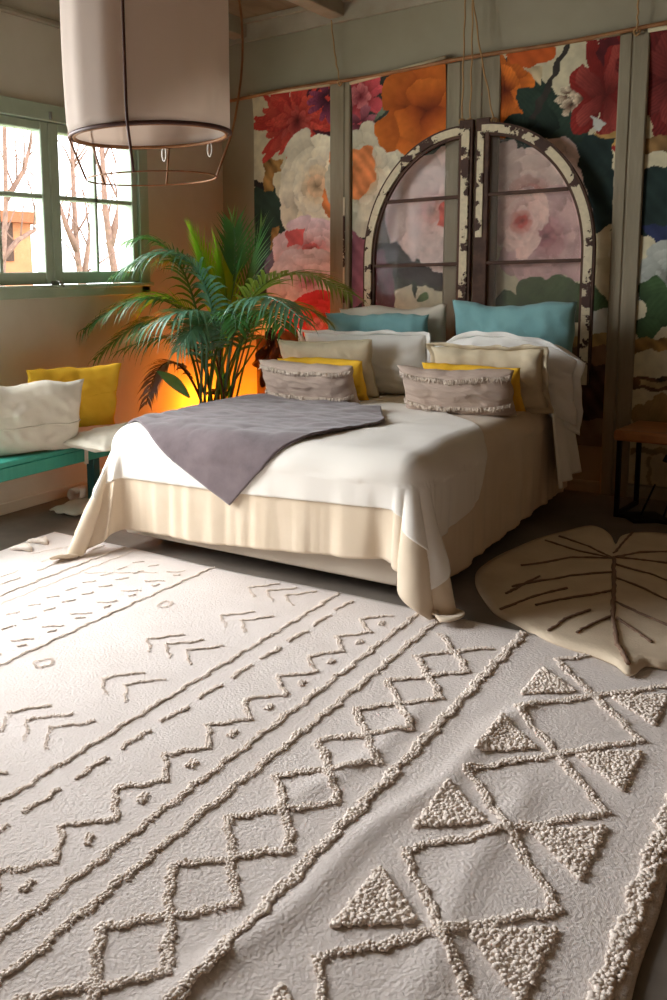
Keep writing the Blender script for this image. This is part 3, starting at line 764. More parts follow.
RR = .10
def drape(u, v, off, fold=1.0, zt=BZ, seed=0.0, flare=1.0, wr=0.0):
    fx0, fx1, fy0 = BX0+RR, BX1-RR, BY0+RR
    sx = (u-fx1) if u > fx1 else (u-fx0 if u < fx0 else 0.0)
    sy = (v-fy0) if v < fy0 else 0.0
    d = math.hypot(sx, sy); r = RR+off
    bump = .010*noise.noise(Vector((u*2.2, v*2.2, seed)))+.005*noise.noise(Vector((u*7, v*5, seed+4)))
    if wr: bump += wr*(.012*abs(noise.noise(Vector((u*3.1+v*1.2, v*5.5-u*2, 7.7))))+.006*abs(noise.noise(Vector((u*9, v*13, 2.7)))))
    else: bump += .004*abs(noise.noise(Vector((u*4, v*7, 1.7))))
    if d < 1e-9: return Vector((u, v, zt+off+bump))
    nx_, ny_ = sx/d, sy/d; c0 = Vector((min(max(u, fx0), fx1), max(v, fy0), 0))
    arc = RR*PI/2; th = math.atan2(abs(sy), abs(sx))
    corner = math.sin(2*th) if (sx and sy) else 0
    if d < arc:
        a = d/RR; h = r*math.sin(a); z = zt+off-r*(1-math.cos(a))
        w_ = fold*.006*math.sin((u-v)*16+seed)*(d/arc)
        return Vector((c0.x+nx_*(h+w_), c0.y+ny_*(h+w_), z+bump*(1-d/arc)))
    t = d-arc
    s = (u*1.0 if abs(sy) >= abs(sx) else v)
    am = .55+.9*noise.noise(Vector((s*2.3, 5, seed)))
    fw = (.012*math.sin(s*19+seed+2.6*math.sin(s*3.7+seed))+.006*math.sin(s*47+seed*2+2*math.sin(s*7)))*am+.016*noise.noise(Vector((s*8, t*1.2, seed)))+.006*noise.noise(Vector((s*26, t*2, seed)))
    k = min(1, t/.30)
    out = fold*fw*k*(1-.6*corner)
    side = 0; fwd = 0
    if corner > 0:
        cf = math.sin(th*13+seed*1.3); fwd = (corner**.8)*t*(.55 if sx < 0 else 0); out += flare*(corner**.8)*t*(.10 if sx < 0 else .30)+corner*k*(.040+.05*t)*cf
        side = corner*k*.045*math.cos(th*13+seed*1.3)
    z = zt+off-r-t
    fl_ = .022+.004*math.sin(s*30)
    if z < fl_:
        e = fl_-z; out += e*.5; z = fl_+min(.03, e*.3)*abs(math.sin(s*14+th*6+e*20))*.9+off*.5
    h = r+out
    return Vector((c0.x+nx_*h-ny_*side, c0.y+ny_*h+nx_*side-fwd, z))
def coons(bot, right, top, left, n, m):   # polylines in (u,v): bottom l->r, right b->t, top l->r, left b->t
    def ev(P, t):
        P = [Vector(p) for p in P]; L = [0]
        for a, c in zip(P[:-1], P[1:]): L.append(L[-1]+(c-a).length)
        s = t*L[-1]
        for i in range(len(P)-1):
            if s <= L[i+1]+1e-9: return P[i].lerp(P[i+1], (s-L[i])/max(1e-9, L[i+1]-L[i]))
        return P[-1]
    out = []
    P00, P10, P01, P11 = Vector(bot[0]), Vector(bot[-1]), Vector(top[0]), Vector(top[-1])
    for j in range(m+1):
        t = j/m
        for i in range(n+1):
            s = i/n
            p = ev(bot, s)*(1-t)+ev(top, s)*t+ev(left, t)*(1-s)+ev(right, t)*s-(P00*(1-s)*(1-t)+P10*s*(1-t)+P01*(1-s)*t+P11*s*t)
            out.append(p)
    return out
def cloth(name, uv, n, m, off, mat, thick, label, cat, **k):
    V = [drape(p[0], p[1], off, **k) for p in uv]
    c = sum(V, Vector())/len(V); org = Vector((c.x, c.y, min(v.z for v in V)))
    F = [(j*(n+1)+i, j*(n+1)+i+1, (j+1)*(n+1)+i+1, (j+1)*(n+1)+i) for j in range(m) for i in range(n)]
    o = mesh(name, [v-org for v in V], F, mat); o.location = org
    solidify(o, thick, 1); tag(o, label, cat); return o
fu0, fu1, fv0 = BX0+RR, BX1-RR, BY0+RR
n, m = 200, 200
uv = coons([(fu0-.50, fv0-.60), (fu0, fv0-.575), (-2.5, fv0-.57), (fu1-.05, fv0-.49), (fu1+.66, fv0-.56)], [(fu1+.66, fv0-.56), (fu1+.62, 4.4), (fu1+.60, BY1-.02)],
           [(fu0-.50, BY1-.02), (fu1+.60, BY1-.02)], [(fu0-.50, fv0-.60), (fu0-.50, BY1-.02)], n, m)
bs = cloth('bedspread', uv, n, m, .012, mat_bedspread, .005, 'cream linen bedspread hanging to the floor at the corners of the bed', 'bedspread', seed=1.0)
uv = coons([(fu0-.32, fv0-.30), (fu0, fv0-.30), (-2.3, fv0-.29), (fu1-.02, fv0-.26), (fu1+.46, fv0-.36)], [(fu1+.46, fv0-.36), (fu1+.40, 3.75), (fu1+.34, 4.10)],
           [(fu0-.30, 4.95), (-2.3, 4.92), (-1.85, 4.72), (-1.55, 4.42), (fu1+.10, 4.22), (fu1+.34, 4.10)], [(fu0-.32, fv0-.30), (fu0-.30, 4.95)], n, 150)
cv = cloth('coverlet', uv, n, 150, .024, mat_coverlet, .004, 'white cotton coverlet laid over the foot half of the bed, over cream bedspread', 'coverlet', seed=1.0)
# two tassels on its hanging corner, one on its far edge
def tass(parent, p, L=.07):
    m_ = MB(); p = Vector(p)-parent.location
    for k in range(7):
        a = 2*PI*k/7; m_.tube([p+Vector((.004*math.cos(a), .004*math.sin(a), 0)), p+Vector((.008*math.cos(a), .008*math.sin(a), -L*.5)), p+Vector((.011*math.cos(a), .011*math.sin(a), -L))], .003, 5)
    m_.build('tassel', mat_fringe, parent, True)
tp = drape(fu1+.445, fv0-.345, .035, seed=1.0)
tass(cv, tp+Vector((.012, -.012, .02))); tass(cv, tp+Vector((-.03, -.018, .035)))
uv = coons([(-3.10, 3.60), (-2.75, 3.42), (-2.34, 3.20)], [(-2.34, 3.20), (-2.19, 3.36), (-2.02, 3.52), (-1.95, 3.74), (-1.90, 4.16)],
           [(-3.20, 4.45), (-2.80, 4.67), (-2.36, 4.66), (-2.08, 4.50), (-1.90, 4.16)], [(-3.10, 3.60), (-3.20, 4.45)], 110, 110)
cloth('throw_blanket', uv, 110, 110, .031, mat_throw, .012, 'grey mauve throw blanket spread diagonally, its tip hanging over the foot of bed', 'blanket', seed=1.0, fold=.8, wr=2.0)

# ------------------------------------------------------------------ pillows
def pillow(name, w_, h_, t_, mat, loc, lean, yaw, label, cat='pillow', group=None, flange=0, seed=0, roll=0, pipe=False, sq=.0, fl_mat=None, droop=0):
    n = 48; m = 34; V = []; F = []
    def pos(a, b_, s):
        # a,b in -1..1 ; s = side
        ea = (1-abs(a)**3.0); eb = (1-abs(b_)**3.0)
        prof = (max(0, ea)*max(0, eb))**.42
        x = w_/2*a*(1-.05*(1-b_*b_)*abs(a)**2); z = h_/2*b_*(1-.07*(1-a*a)*abs(b_)**2)
        nz = noise.noise(Vector((a*2.2+seed, b_*1.8, s*3)))*.16+noise.noise(Vector((a*5+seed, b_*5, s*5)))*.10+.26*abs(noise.noise(Vector((a*4+b_*2.5+seed, b_*1.5-a, seed+s))))-.09
        cr = .05*math.sin(8*(a*1.2+b_)+seed)*(abs(a*b_))**1.5
        y = s*t_/2*prof*(1+nz+cr)*(1-.12*b_)
        zz = z-droop*abs(a)**2.5*.1+(b_+1)*.5*h_*(.055*noise.noise(Vector((a*1.6+seed*2, 4, seed)))+.02*noise.noise(Vector((a*5+seed, 8, seed))))
        x += w_*.02*noise.noise(Vector((b_*2+seed, a, 3)))
        y += .02*(b_+1)*.5*math.sin(a*2.3+seed)*t_/.15
        return (x, y, zz+h_/2)
    for s in (-1, 1):
        base = len(V)
        for j in range(m+1):
            for i in range(n+1):
                V.append(pos(-1+2*i/n, -1+2*j/m, s))
        for j in range(m):
            for i in range(n):
                q = (base+j*(n+1)+i, base+j*(n+1)+i+1, base+(j+1)*(n+1)+i+1, base+(j+1)*(n+1)+i)
                F.append(q if s < 0 else q[::-1])
    root = mesh(name, V, F, mat)
    # weld the seam
    import bmesh
    bm = bmesh.new(); bm.from_mesh(root.data); bmesh.ops.remove_doubles(bm, verts=bm.verts, dist=.0005); bm.to_mesh(root.data); bm.free()
    root.location = loc; root.rotation_euler = (Matrix.Rotation(yaw, 3, 'Z') @ Matrix.Rotation(-lean, 3, 'X') @ Matrix.Rotation(roll, 3, 'Y')).to_euler()
    tag(root, label, cat, group)
    edge = [pos(-1+2*i/24, -1, 1) for i in range(24)]+[pos(1, -1+2*i/18, 1) for i in range(18)]+[pos(1-2*i/24, 1, 1) for i in range(24)]+[pos(-1, 1-2*i/18, 1) for i in range(18)]
    if flange:
        Vf = []; Ff = []; K_ = len(edge)
        for k, p in enumerate(edge):
            cx_, cz_ = p[0], p[2]-h_/2; 
            ox = math.copysign(1, cx_)*max(0, (abs(cx_)/(w_/2)-.72)/.28); oz = math.copysign(1, cz_)*max(0, (abs(cz_)/(h_/2)-.72)/.28)
            L = max(1e-6, math.hypot(ox, oz)); ox /= L; oz /= L
            big = 1.25 if min(abs(cx_)/(w_/2), abs(cz_)/(h_/2)) > .85 else 1
            for q in range(4):
                f_ = q/3*flange*big
                wv = .012*math.sin(k*1.1+seed)*q/3+.010*noise.noise(Vector((k*.5, q, seed)))
                Vf.append((p[0]*.985+ox*f_, wv+(-.01*q/3), p[2]+(h_/2-p[2])*.015+oz*f_-(.25*f_ if oz >= 0 else 0)))
        for k in range(K_):
            for q in range(3): Ff.append((k*4+q, ((k+1) % K_)*4+q, ((k+1) % K_)*4+q+1, k*4+q+1))
        o = mesh('flange', Vf, Ff, fl_mat or mat, root); solidify(o, .004, 0)
    if pipe:
        MB().tube(edge+[edge[0]], .004, 6, False).build('piping', mat, root, True)
    return root, pos
def fringe(root, pos, b_, mat, w_, L=.018):
    m_ = MB()
    for k in range(90):
        a = -.97+1.94*k/89; p = Vector(pos(a, b_, -1)); 
        m_.tube([p+Vector((0, -.001, .004)), p+Vector((random.gauss(0, .003), -.010, random.gauss(0, .005))), p+Vector((random.gauss(0, .005), -.016, -L*random.uniform(.3, 1.2)))], .0032, 5)
    m_.build('fringe', mat, root, True)

ZB = BZ+.022
pillow('pillow', .74, .50, .16, mat_beige, (-2.48, 5.60, ZB+.05), -.16, .0, 'grey-beige pillow furthest back at left, leaning on the arched frame', group=None, seed=1)
pillow('pillow', .72, .47, .16, mat_blue, (-2.54, 5.49, ZB+.04), -.18, .03, 'turquoise pillow behind the left white pillow', seed=2)
pillow('pillow', .72, .56, .17, mat_blue, (-1.68, 5.50, ZB+.02), -.16, .0, 'turquoise pillow standing tallest at right under the arched frame', seed=3.7)
pillow('pillow', .84, .41, .20, mat_white, (-2.53, 5.30, ZB), -.32, .03, 'white pillow with flat border on the left half of bed', flange=.035, seed=4)
pillow('pillow', .82, .42, .20, mat_white, (-1.66, 5.28, ZB), -.36, -.05, 'white pillow with drooping flat border at the right edge of bed', flange=.045, seed=5.5, roll=.05, droop=1.2)
pillow('cushion', .62, .38, .15, mat_linen, (-2.67, 5.06, ZB), -.36, .05, 'natural linen cushion in front of the left white pillow', cat='cushion', seed=6, pipe=True)
pillow('cushion', .60, .37, .16, mat_linen, (-1.66, 5.06, ZB), -.40, .02, 'natural linen cushion with ruffled border in front of right white pillow', cat='cushion', seed=7.3, flange=.035)
pillow('cushion', .56, .28, .12, mat_yellow, (-2.62, 4.90, ZB), -.42, .06, 'yellow cushion on the bed, behind left fringed cushion', cat='cushion', seed=8)
pillow('cushion', .54, .275, .11, mat_yellow, (-1.70, 4.90, ZB), -.42, .02, 'yellow cushion on the bed, behind right fringed cushion', cat='cushion', seed=9)
for (loc, yaw, lb, sd) in (((-2.62, 4.72, ZB), .10, 'pinkish woven oblong cushion with fringe lines, left one on the bed', 10), ((-1.73, 4.74, ZB), .07, 'pinkish woven oblong cushion with fringe lines, right one on the bed', 11.4)):
    o, pos = pillow('cushion', .60, .28, .15, mat_striped, loc, -.50, yaw, lb, cat='cushion', seed=sd)
    fringe(o, pos, .82, mat_fringe, .56); fringe(o, pos, -.38, mat_fringe, .56)

# white sheet hanging at the head end of the right side
uvp = []; N1, N2 = 26, 30
V = []
for j in range(N2+1):
    t = j/N2
    for i in range(N1+1):
        s = i/N1
        y = 5.12+.42*s; zz = .68-.48*t*(1-.10*s)
        x = -1.36+.05*t+.020*math.sin(s*17+.5)*(t**.7)+.03*t*s
        if t < .15: x = -1.50+(x+1.50)*(t/.15)**.5; zz = .675-.04*(t/.15)**2
        V.append((x, y, zz))
F = [(j*(N1+1)+i, j*(N1+1)+i+1, (j+1)*(N1+1)+i+1, (j+1)*(N1+1)+i) for j in range(N2) for i in range(N1)]
o = mesh('hanging_sheet', V, F, mat_white); solidify(o, .004, 1); tag(o, 'white sheet end hanging down the right side of the bed below the pillows', 'sheet')

# ------------------------------------------------------------------ bench with cushions
bench = thing('bench', (-3.92, 3.2, 0), label='turquoise painted wooden bench along the wall under the window', cat='bench')
BF = -3.715
fin(MB().box(XL+.03, BF, 2.55, 4.12, .395, .425, .006), 'seat_board', mat_teal, bench)
fin(MB().box(BF-.03, BF, 2.55, 4.12, .318, .394, .005), 'front_rail', mat_teal, bench)
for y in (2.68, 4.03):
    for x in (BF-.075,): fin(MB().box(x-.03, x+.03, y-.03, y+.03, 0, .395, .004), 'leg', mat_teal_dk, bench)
def seat_cushion():
    o, pos = pillow('cushion', .72, .38, .10, mat_beige, (-3.905, 4.02, .475), -PI/2, PI/2, 'flat off-white seat cushion at the far end of the turquoise bench', cat='cushion', seed=13, pipe=True)
    o.location = (-3.72, 4.0, .475)
    return o
o = seat_cushion()
o, pos = pillow('cushion', .62, .42, .15, mat_yellow, (-3.91, 3.96, .49), -.28, 1.15, 'yellow square cushion leaning on the wall, on the turquoise bench', cat='cushion', seed=14)
m_ = MB().tube([Vector(pos(-.95+1.9*k/20, .18, -1))+Vector((0, -.001, 0)) for k in range(21)], .003, 6); m_.build('seam', mat_yellow, o, True)
o, pos = pillow('cushion', .66, .44, .17, mat_beige, (-3.82, 3.50, .42), -.24, 1.15, 'grey-beige cushion with a stitched seam, at left edge on bench', cat='cushion', seed=15)
m_ = MB().tube([Vector(pos(-.97+1.94*k/20, -.1, -1))+Vector((0, -.002, 0)) for k in range(21)], .004, 6); m_.build('seam', mat_beige, o, True)
m_ = MB()
for dx in (0, .012): m_.tube([Vector(pos(.98, -.75, -1))+Vector((dx, -.01, 0)), Vector(pos(1, -.9, -1))+Vector((.03+dx, -.03, -.03)), Vector(pos(1, -1, -1))+Vector((.03+dx, -.045, -.09))], .006, 6)
m_.build('tie', mat_beige, o, True)
# rolled mat and folded cloth on the floor under the bench
ml = MB(); pts = [(-3.93, 3.98+.62*k/16, .075) for k in range(17)]
sp = []
for k in range(15):
    y = 3.97+.66*k/14; sp.append([(-3.92+(.014+.0085*a)*math.cos(a)*1.0, y+.004*math.sin(a*3), .075+(.014+.0085*a)*math.sin(a)*.9) for a in np.linspace(0, 2.2*PI, 40)])
V = [p for r_ in sp for p in r_]; F = [(k*40+i, k*40+i+1, (k+1)*40+i+1, (k+1)*40+i) for k in range(14) for i in range(39)]
o = mesh('rolled_mat', V, F, mat_tuft); solidify(o, .010, 0); tag(o, 'rolled off-white mat lying on the floor under the turquoise bench', 'rolled mat')
V = []; 
for j in range(14):
    for i in range(20):
        x = -4.02+.22*j/13; y = 3.85+.55*i/19; e = min(j, 13-j, i, 19-i); V.append((x+.01*math.sin(i), y+.01*math.sin(j*1.3), .012+.025*min(1, e/2)+.006*math.sin(i*.9+j)))
F = [(j*20+i, j*20+i+1, (j+1)*20+i+1, (j+1)*20+i) for j in range(13) for i in range(19)]
for v in range(len(V)): V[v] = (V[v][0]+.12, V[v][1]-.10, V[v][2])
o = mesh('folded_cloth', V, F, mat_beige); solidify(o, .012, -1); tag(o, 'flat off-white folded cloth on the floor, beside rolled mat', 'cloth')

# ------------------------------------------------------------------ pendant lamp
LC = np.array([-2.172, 2.685, 1.928]); LR = .297
lamp = thing('pendant_lamp', tuple(LC+np.array([0, 0, 1.37])), label='large cream fabric pendant lamp shade on bamboo ribs, hanging at top left', cat='pendant lamp')
lo = Vector(lamp.location); lc = Vector(LC)-lo
vx = Vector((Rv[0], Rv[1], 0)).normalized(); vy = Vector((-vx.y, vx.x, 0))
def rib_r(h):                       # radius of the bamboo cage at height h above the ring
    t = (h-.30)/.55
    return LR*(1.15-.155*t*t) if h >= 0 else LR*(1.10-.155*(.30/.55)**2*1.0)+h*.46*(1)
def fabr(h, th):
    t = (h-.36)/.5; br = 1.055-.06*t*t
    lf = .5-.5*math.cos(th-0.0)     # fabric is pulled straighter on the right side
    return LR*(br*lf+1.0*(1-lf)) if h > 0 else LR
V = []; n = 96; hs = np.linspace(0, .95, 24)
for h in hs:
    for k in range(n):
        th = 2*PI*k/n; r = fabr(h, th)*(1-.006*math.cos(th*7))-.003*math.cos(th*14)
        if h > .75: r *= 1-.9*((h-.75)/.2)**2*.4
        p = lc+vx*math.cos(th)*r+vy*math.sin(th)*r; V.append((p.x, p.y, p.z+h))
F = [(j*n+k, j*n+(k+1) % n, (j+1)*n+(k+1) % n, (j+1)*n+k) for j in range(len(hs)-1) for k in range(n)]
o = mesh('shade', V, F, mat_shade, lamp); solidify(o, .0015, -1)
def ring(r, z, rad, name, mat):
    pts = [lc+vx*r*math.cos(a)+vy*r*math.sin(a)+Vector((0, 0, z)) for a in np.linspace(0, 2*PI, 73)]
    return MB().tube(pts, rad, 8, False).build(name, mat, lamp, True)
ring(LR, 0, .0075, 'rim', mat_bamboo_dk); ring(LR-.014, -.002, .006, 'inner_rim', mat_bamboo)
ring(.243, -.155, .003, 'bottom_ring', mat_bamboo); ring(.12, .95, .008, 'top_ring', mat_bamboo_dk)
for k, a in enumerate((-1.80, .05, 1.35, 3.2, -2.75+5.2)):
    rad = []; pts = []
    for h in list(np.linspace(-.155, 0, 5))+list(np.linspace(.06, .95, 14)):
        if h <= 0: r = .243+(LR+.006-.243)*(1+h/.155)
        else:
            bul = 1.16 if abs(a-.05) < .01 else 1.0
            r = (fabr(h, a)+.008) if bul == 1 else LR*(1+.15*math.sin(PI*min(1, h/.66)))+.008
            if h > .75: r *= 1-.9*((h-.75)/.2)**2*.4
        if a == 3.2 and h > 0: r -= .02
        pts.append(lc+vx*math.cos(a)*r+vy*math.sin(a)*r+Vector((0, 0, h)))
    MB().tube(pts, .0055 if a < 0 else .0045, 7).build('rib', mat_bamboo_dk if a < 0 else mat_bamboo, lamp, True)
for a in (.66, 1.41):               # fabric ties at the rim
    m_ = MB(); p = lc+vx*math.cos(a)*(LR-.01)+vy*math.sin(a)*(LR-.01)
    m_.tube([p+Vector((.010*math.cos(q), 0, -.028+.028*math.sin(q))) for q in np.linspace(PI/2, 2.4*PI, 16)], .003, 5); m_.build('tie', mat_white, lamp, True)
MB().tube([lc+Vector((0, 0, .45)), lc+Vector((0, 0, 1.37))], .004, 8).build('cord', mat_iron, lamp, True)
MB().lathe([(.005, .47), (.02, .46), (.022, .40), (.018, .39)], tuple(lc), 16).build('bulb_holder', mat_iron, lamp, True)
MB().lathe([(.016, .40), (.022, .36), (.035, .32), (.032, .28), (.01, .26), (.001, .258)], tuple(lc), 20).build('bulb', material('bulb_glass', (.8,.8,.78), .2), lamp, True)

# ------------------------------------------------------------------ side table
tb = thing('side_table', (-.72, 5.60, 0), -.10, label='small side table with thick honey-coloured wood top on black iron frame', cat='side table')
o = MB().box(-.36, .36, -.22, .22, .445, .505).build('table_top', mat_wood, tb); bevel(o, .016, 3)
for x in (-.335, .335):
    m_ = MB(); 
    m_.box(x-.012, x+.012, -.19, -.166, 0, .445, .002); m_.box(x-.012, x+.012, .166, .19, 0, .445, .002); m_.box(x-.012, x+.012, -.166, .166, 0, .024, .002)
    m_.build('frame_leg', mat_iron, tb)
MB().box(-.323, .323, -.188, -.168, 0, .022, .002).build('foot_rail', mat_iron, tb)
m_ = MB().tube([(-.10, -.05, .445), (-.11, -.06, .40), (-.115, -.06, .36)], .006, 8); m_.tube([(-.115, -.06, .36), (-.13, -.06, .325)], .014, 8)
o = m_.build('power_plug', mat_iron); o.parent = None; o.location = tb.location; o.rotation_euler = tb.rotation_euler
tag(o, 'black plug dangling on its cable below the wooden side table', 'plug')
# low black stand below the table
st = thing('metal_stand', (-.93, 5.48, 0), label='low black metal stand with thin rods on the floor under the side table', cat='stand')
m_ = MB(); m_.box(-.10, .10, -.09, .09, .0, .022, .004, Matrix.Rotation(.6, 4, 'Z')); m_.build('base', mat_iron, st)
for p, q in (((-.02, 0, .02), (.04, .03, .20)), ((.09, .03, .02), (.14, .05, .22))): MB().tube([p, q], .005, 8).build('rod', mat_iron, st, True)
o = MB().box(-.05, .05, -.05, .05, 0, .085).build('candle_block', mat_white); bevel(o, .006); o.location = (-.76, 5.50, .505)
tag(o, 'small pale block candle on the wooden side table at right edge', 'candle')

# ------------------------------------------------------------------ palm
PB = Vector((-3.52, 4.98, 0))
palm = thing('potted_palm', PB, label='large potted palm with arching green fronds between bench and bed', cat='potted plant')
MB().lathe([(0, 0), (.14, 0), (.15, .01), (.19, .30), (.205, .30), (.205, .34), (.185, .34), (.18, .30), (.0, .295)], n=40).build('pot', mat_terra, palm, True)
MB().lathe([(0, .305), (.182, .300)], n=30).build('soil', mat_soil, palm, True)
def frond(b0, c, t_, mat, nl=30, ll=.34, wd=.020, droop=.5, sweep=.75, start=.30, seed=0, spread=1.0, up=0.0):
    R = random.Random(seed); B0, Cc, Tt = Vector(b0), Vector(c), Vector(t_)
    # cubic-ish path: leaves the pot upright, passes Cc, ends at Tt
    def P(t):
        a = B0.lerp(Vector((B0.x*.6+Cc.x*.4, B0.y*.6+Cc.y*.4, Cc.z*.8+B0.z*.2)), min(1, t*1)); 
        m1 = Vector((B0.x*.75+Cc.x*.25, B0.y*.75+Cc.y*.25, B0.z+(Cc.z-B0.z)*.75)); c2 = Cc*1.25-(B0+Tt)*.125
        q = B0*(1-t)**3+m1*3*t*(1-t)**2+c2*3*t*t*(1-t)+Tt*t**3
        return Vector((max(q.x, XL+.03-PB.x), min(q.y, YB-.08-PB.y), q.z))
    pts = [P(k/24) for k in range(25)]
    m = MB(); m.tube(pts, [.010*(1-.8*k/24)+.0015 for k in range(25)], 6)
    fr = m.build('frond', mat, palm, True)
    V = []; F = []
    for k in range(nl):
        for s in (-1, 1):
            t = start+(1-start)*(k+.5*(s > 0))/nl; p = P(t); tan = (P(min(1, t+.02))-P(max(0, t-.02))).normalized()
            lat = tan.cross(Vector((0, 0, 1)))
            if lat.length < .15: lat = Vector((Rv[0], Rv[1], 0))
            lat.normalize(); nrm = lat.cross(tan).normalized()
            x = (t-start)/(1-start); L = ll*(.45+1.1*math.sin(PI*(.15+.80*x)))*.75*R.uniform(.85, 1.12)
            d0 = (lat*s*spread+tan*(sweep+.5*x)+nrm*(.25+up)).normalized()
            q = p; dd = d0; w0 = wd*R.uniform(.8, 1.15); base = len(V); seg = 5; side = dd.cross(nrm).normalized()
            dr = droop*R.uniform(.6, 1.4)
            for g in range(seg+1):
                u_ = g/seg; ww = w0*(.35+.65*math.sin(PI*min(1, u_*1.15+.12)))*(1-u_**3)+.0006
                for vv in (q-side*ww/2, q+Vector((0, 0, -ww*.12)), q+side*ww/2):
                    V.append(Vector((max(vv.x, XL+.015-PB.x), min(vv.y, YB-.06-PB.y), vv.z)))
                dd = (dd+Vector((0, 0, -dr*.38*(.4+u_)))).normalized(); q = q+dd*(L/seg)
            for g in range(seg):
                a = base+g*3; F += [(a, a+1, a+4, a+3), (a+1, a+2, a+5, a+4)]
    o = mesh('leaflets', V, F, mat, fr)
    return fr
def pw(px, py, y): return Vector(on(px, py, 1, y))-PB
def base(): return (random.uniform(-.11, .11), random.uniform(-.11, .11), .30)
FR_ = [  # control px, y ; tip px, y ; material, leaf length, droop, forward sweep, pairs
 ((200,240), 4.80, (112,276), 4.50, 1, .27, 1.0, .75, 34),
 ((170,282), 4.80, (84,330), 4.28, 0, .30, .7, .6, 30),
 ((218,298), 4.50, (132,335), 4.20, 1, .27, 1.1, .6, 30),
 ((214,290), 5.10, (190,228), 5.05, 2, .20, .1, 1.9, 20),
 ((228,290), 5.15, (214,240), 5.10, 2, .20, .1, 1.9, 18),
 ((240,290), 5.20, (232,218), 5.20, 0, .22, .2, 1.6, 20),
 ((246,290), 5.25, (262,226), 5.30, 0, .26, .25, 1.4, 20),
 ((172,300), 4.80, (94,360), 4.32, 0, .28, .9, .6, 28),
 ((268,262), 4.95, (352,296), 4.75, 4, .27, .6, .8, 32),
 ((268,296), 5.10, (330,322), 5.20, 4, .24, .8, .6, 26),
 ((180,250), 5.05, (130,240), 4.72, 0, .24, .8, .8, 24),
 ((165,345), 4.70, (146,405), 4.45, 3, .15, .8, .6, 22),
 ((246,284), 4.55, (304,322), 4.30, 1, .22, 1.0, .7, 26),
 ((180,292), 4.85, (140,312), 4.75, 2, .24, .5, .9, 24),
 ((258,300), 4.75, (284,330), 4.50, 0, .22, .9, .7, 22),
 ((210,268), 5.00, (160,262), 4.95, 4, .24, .7, .8, 26),
 ((208,312), 4.60, (176,352), 4.35, 1, .22, 1.1, .6, 22),
 ((196,330), 4.90, (116,352), 4.50, 0, .24, .9, .6, 22),
 ((232,300), 4.70, (236,330), 4.45, 0, .20, .9, .7, 20),
]
for k, (c, cy_, t_, ty_, mi, ll, dr, sw, nl) in enumerate(FR_):
    frond(base(), pw(*c, cy_), pw(*t_, ty_), LM[mi], nl=nl, ll=ll*1.25, wd=.025, droop=dr, sweep=sw, seed=k, start=.36)
# a broad young leaf and a few bare canes
V = []; F = []; a_, c_ = pw(190, 398, 4.6), pw(157, 371, 4.5)
for g in range(9):
    u_ = g/8; q = a_.lerp(c_, u_)+Vector((0, 0, .02*math.sin(PI*u_))); ww = .075*math.sin(PI*(u_*.95+.04))+.002; s_ = Vector((Rv[0], Rv[1], .9)).normalized()
    V += [q-s_*ww/2, q+Vector((.0, -.008, 0)), q+s_*ww/2]
for g in range(8): F += [(g*3, g*3+1, g*3+4, g*3+3), (g*3+1, g*3+2, g*3+5, g*3+4)]
mesh('young_leaf', V, F, LM[0], palm)
for k in range(12):
    x = 186+k*6.6; m_ = MB(); b_ = Vector(base()); t_ = pw(215+(x-215)*1.05+random.uniform(-6, 6), 325+random.uniform(-10, 15), 4.98+random.uniform(-.2, .2))
    m_.tube([b_, b_.lerp(t_, .5)+Vector((0, 0, .04)), t_], [.009, .007, .004], 6); m_.build('cane', LM[0] if k % 3 else LM[3], palm, True)

# dried brown openwork leaf on a stalk, beside the palm
dl = thing('dried_leaf', (-3.55, 5.62, 0), label='dried brown curled leaf with holes standing between palm and left pillows', cat='dried leaf')
def dpt(px, py, y=5.62): return Vector(on(px, py, 1, y))-Vector(dl.location)
V = []; F = []; nu, nv = 26, 34
out = lambda t: (.058+.05*math.sin(PI*t)**.7+.018*math.sin(t*22))
for j in range(nv+1):
    t = j/nv; cpt = dpt(268+5*math.sin(t*5), 330+55*t)
    for i in range(nu+1):
        s = -1+2*i/nu; w_ = out(t)*(.25+.75*min(1, math.sin(PI*min(.97, t+.05))*1.4))
        V.append(cpt+Vector((s*w_, .05*s*s*math.sin(t*9)+.03*math.sin(s*5+t*8), .02*math.sin(s*4+t*6))))
for j in range(nv):
    for i in range(nu):
        s = -1+2*(i+.5)/nu; t = (j+.5)/nv
        if any(((s-a)/r1)**2+((t-b_)/r2)**2 < 1 for a, b_, r1, r2 in ((.45,.22,.16,.08), (-.1,.45,.16,.05), (.5,.62,.32,.09), (.2,.80,.12,.05), (-.5,.3,.10,.06), (.75,.42,.2,.07))): continue
        F.append((j*(nu+1)+i, j*(nu+1)+i+1, (j+1)*(nu+1)+i+1, (j+1)*(nu+1)+i))
o = mesh('leaf_blade', V, F, mat_dry, dl); solidify(o, .004, 0)
MB().tube([(0, 0, 0), (-.03, 0, .3), dpt(268, 384), dpt(268, 332)], .007, 7).build('stalk', mat_dry, dl, True)
MB().lathe([(0, 0), (.07, 0), (.075, .02), (.06, .16), (.03, .2), (.035, .22), (.028, .22), (.02, .2), (0, .19)], n=24).build('vase', mat_terra, dl, True)

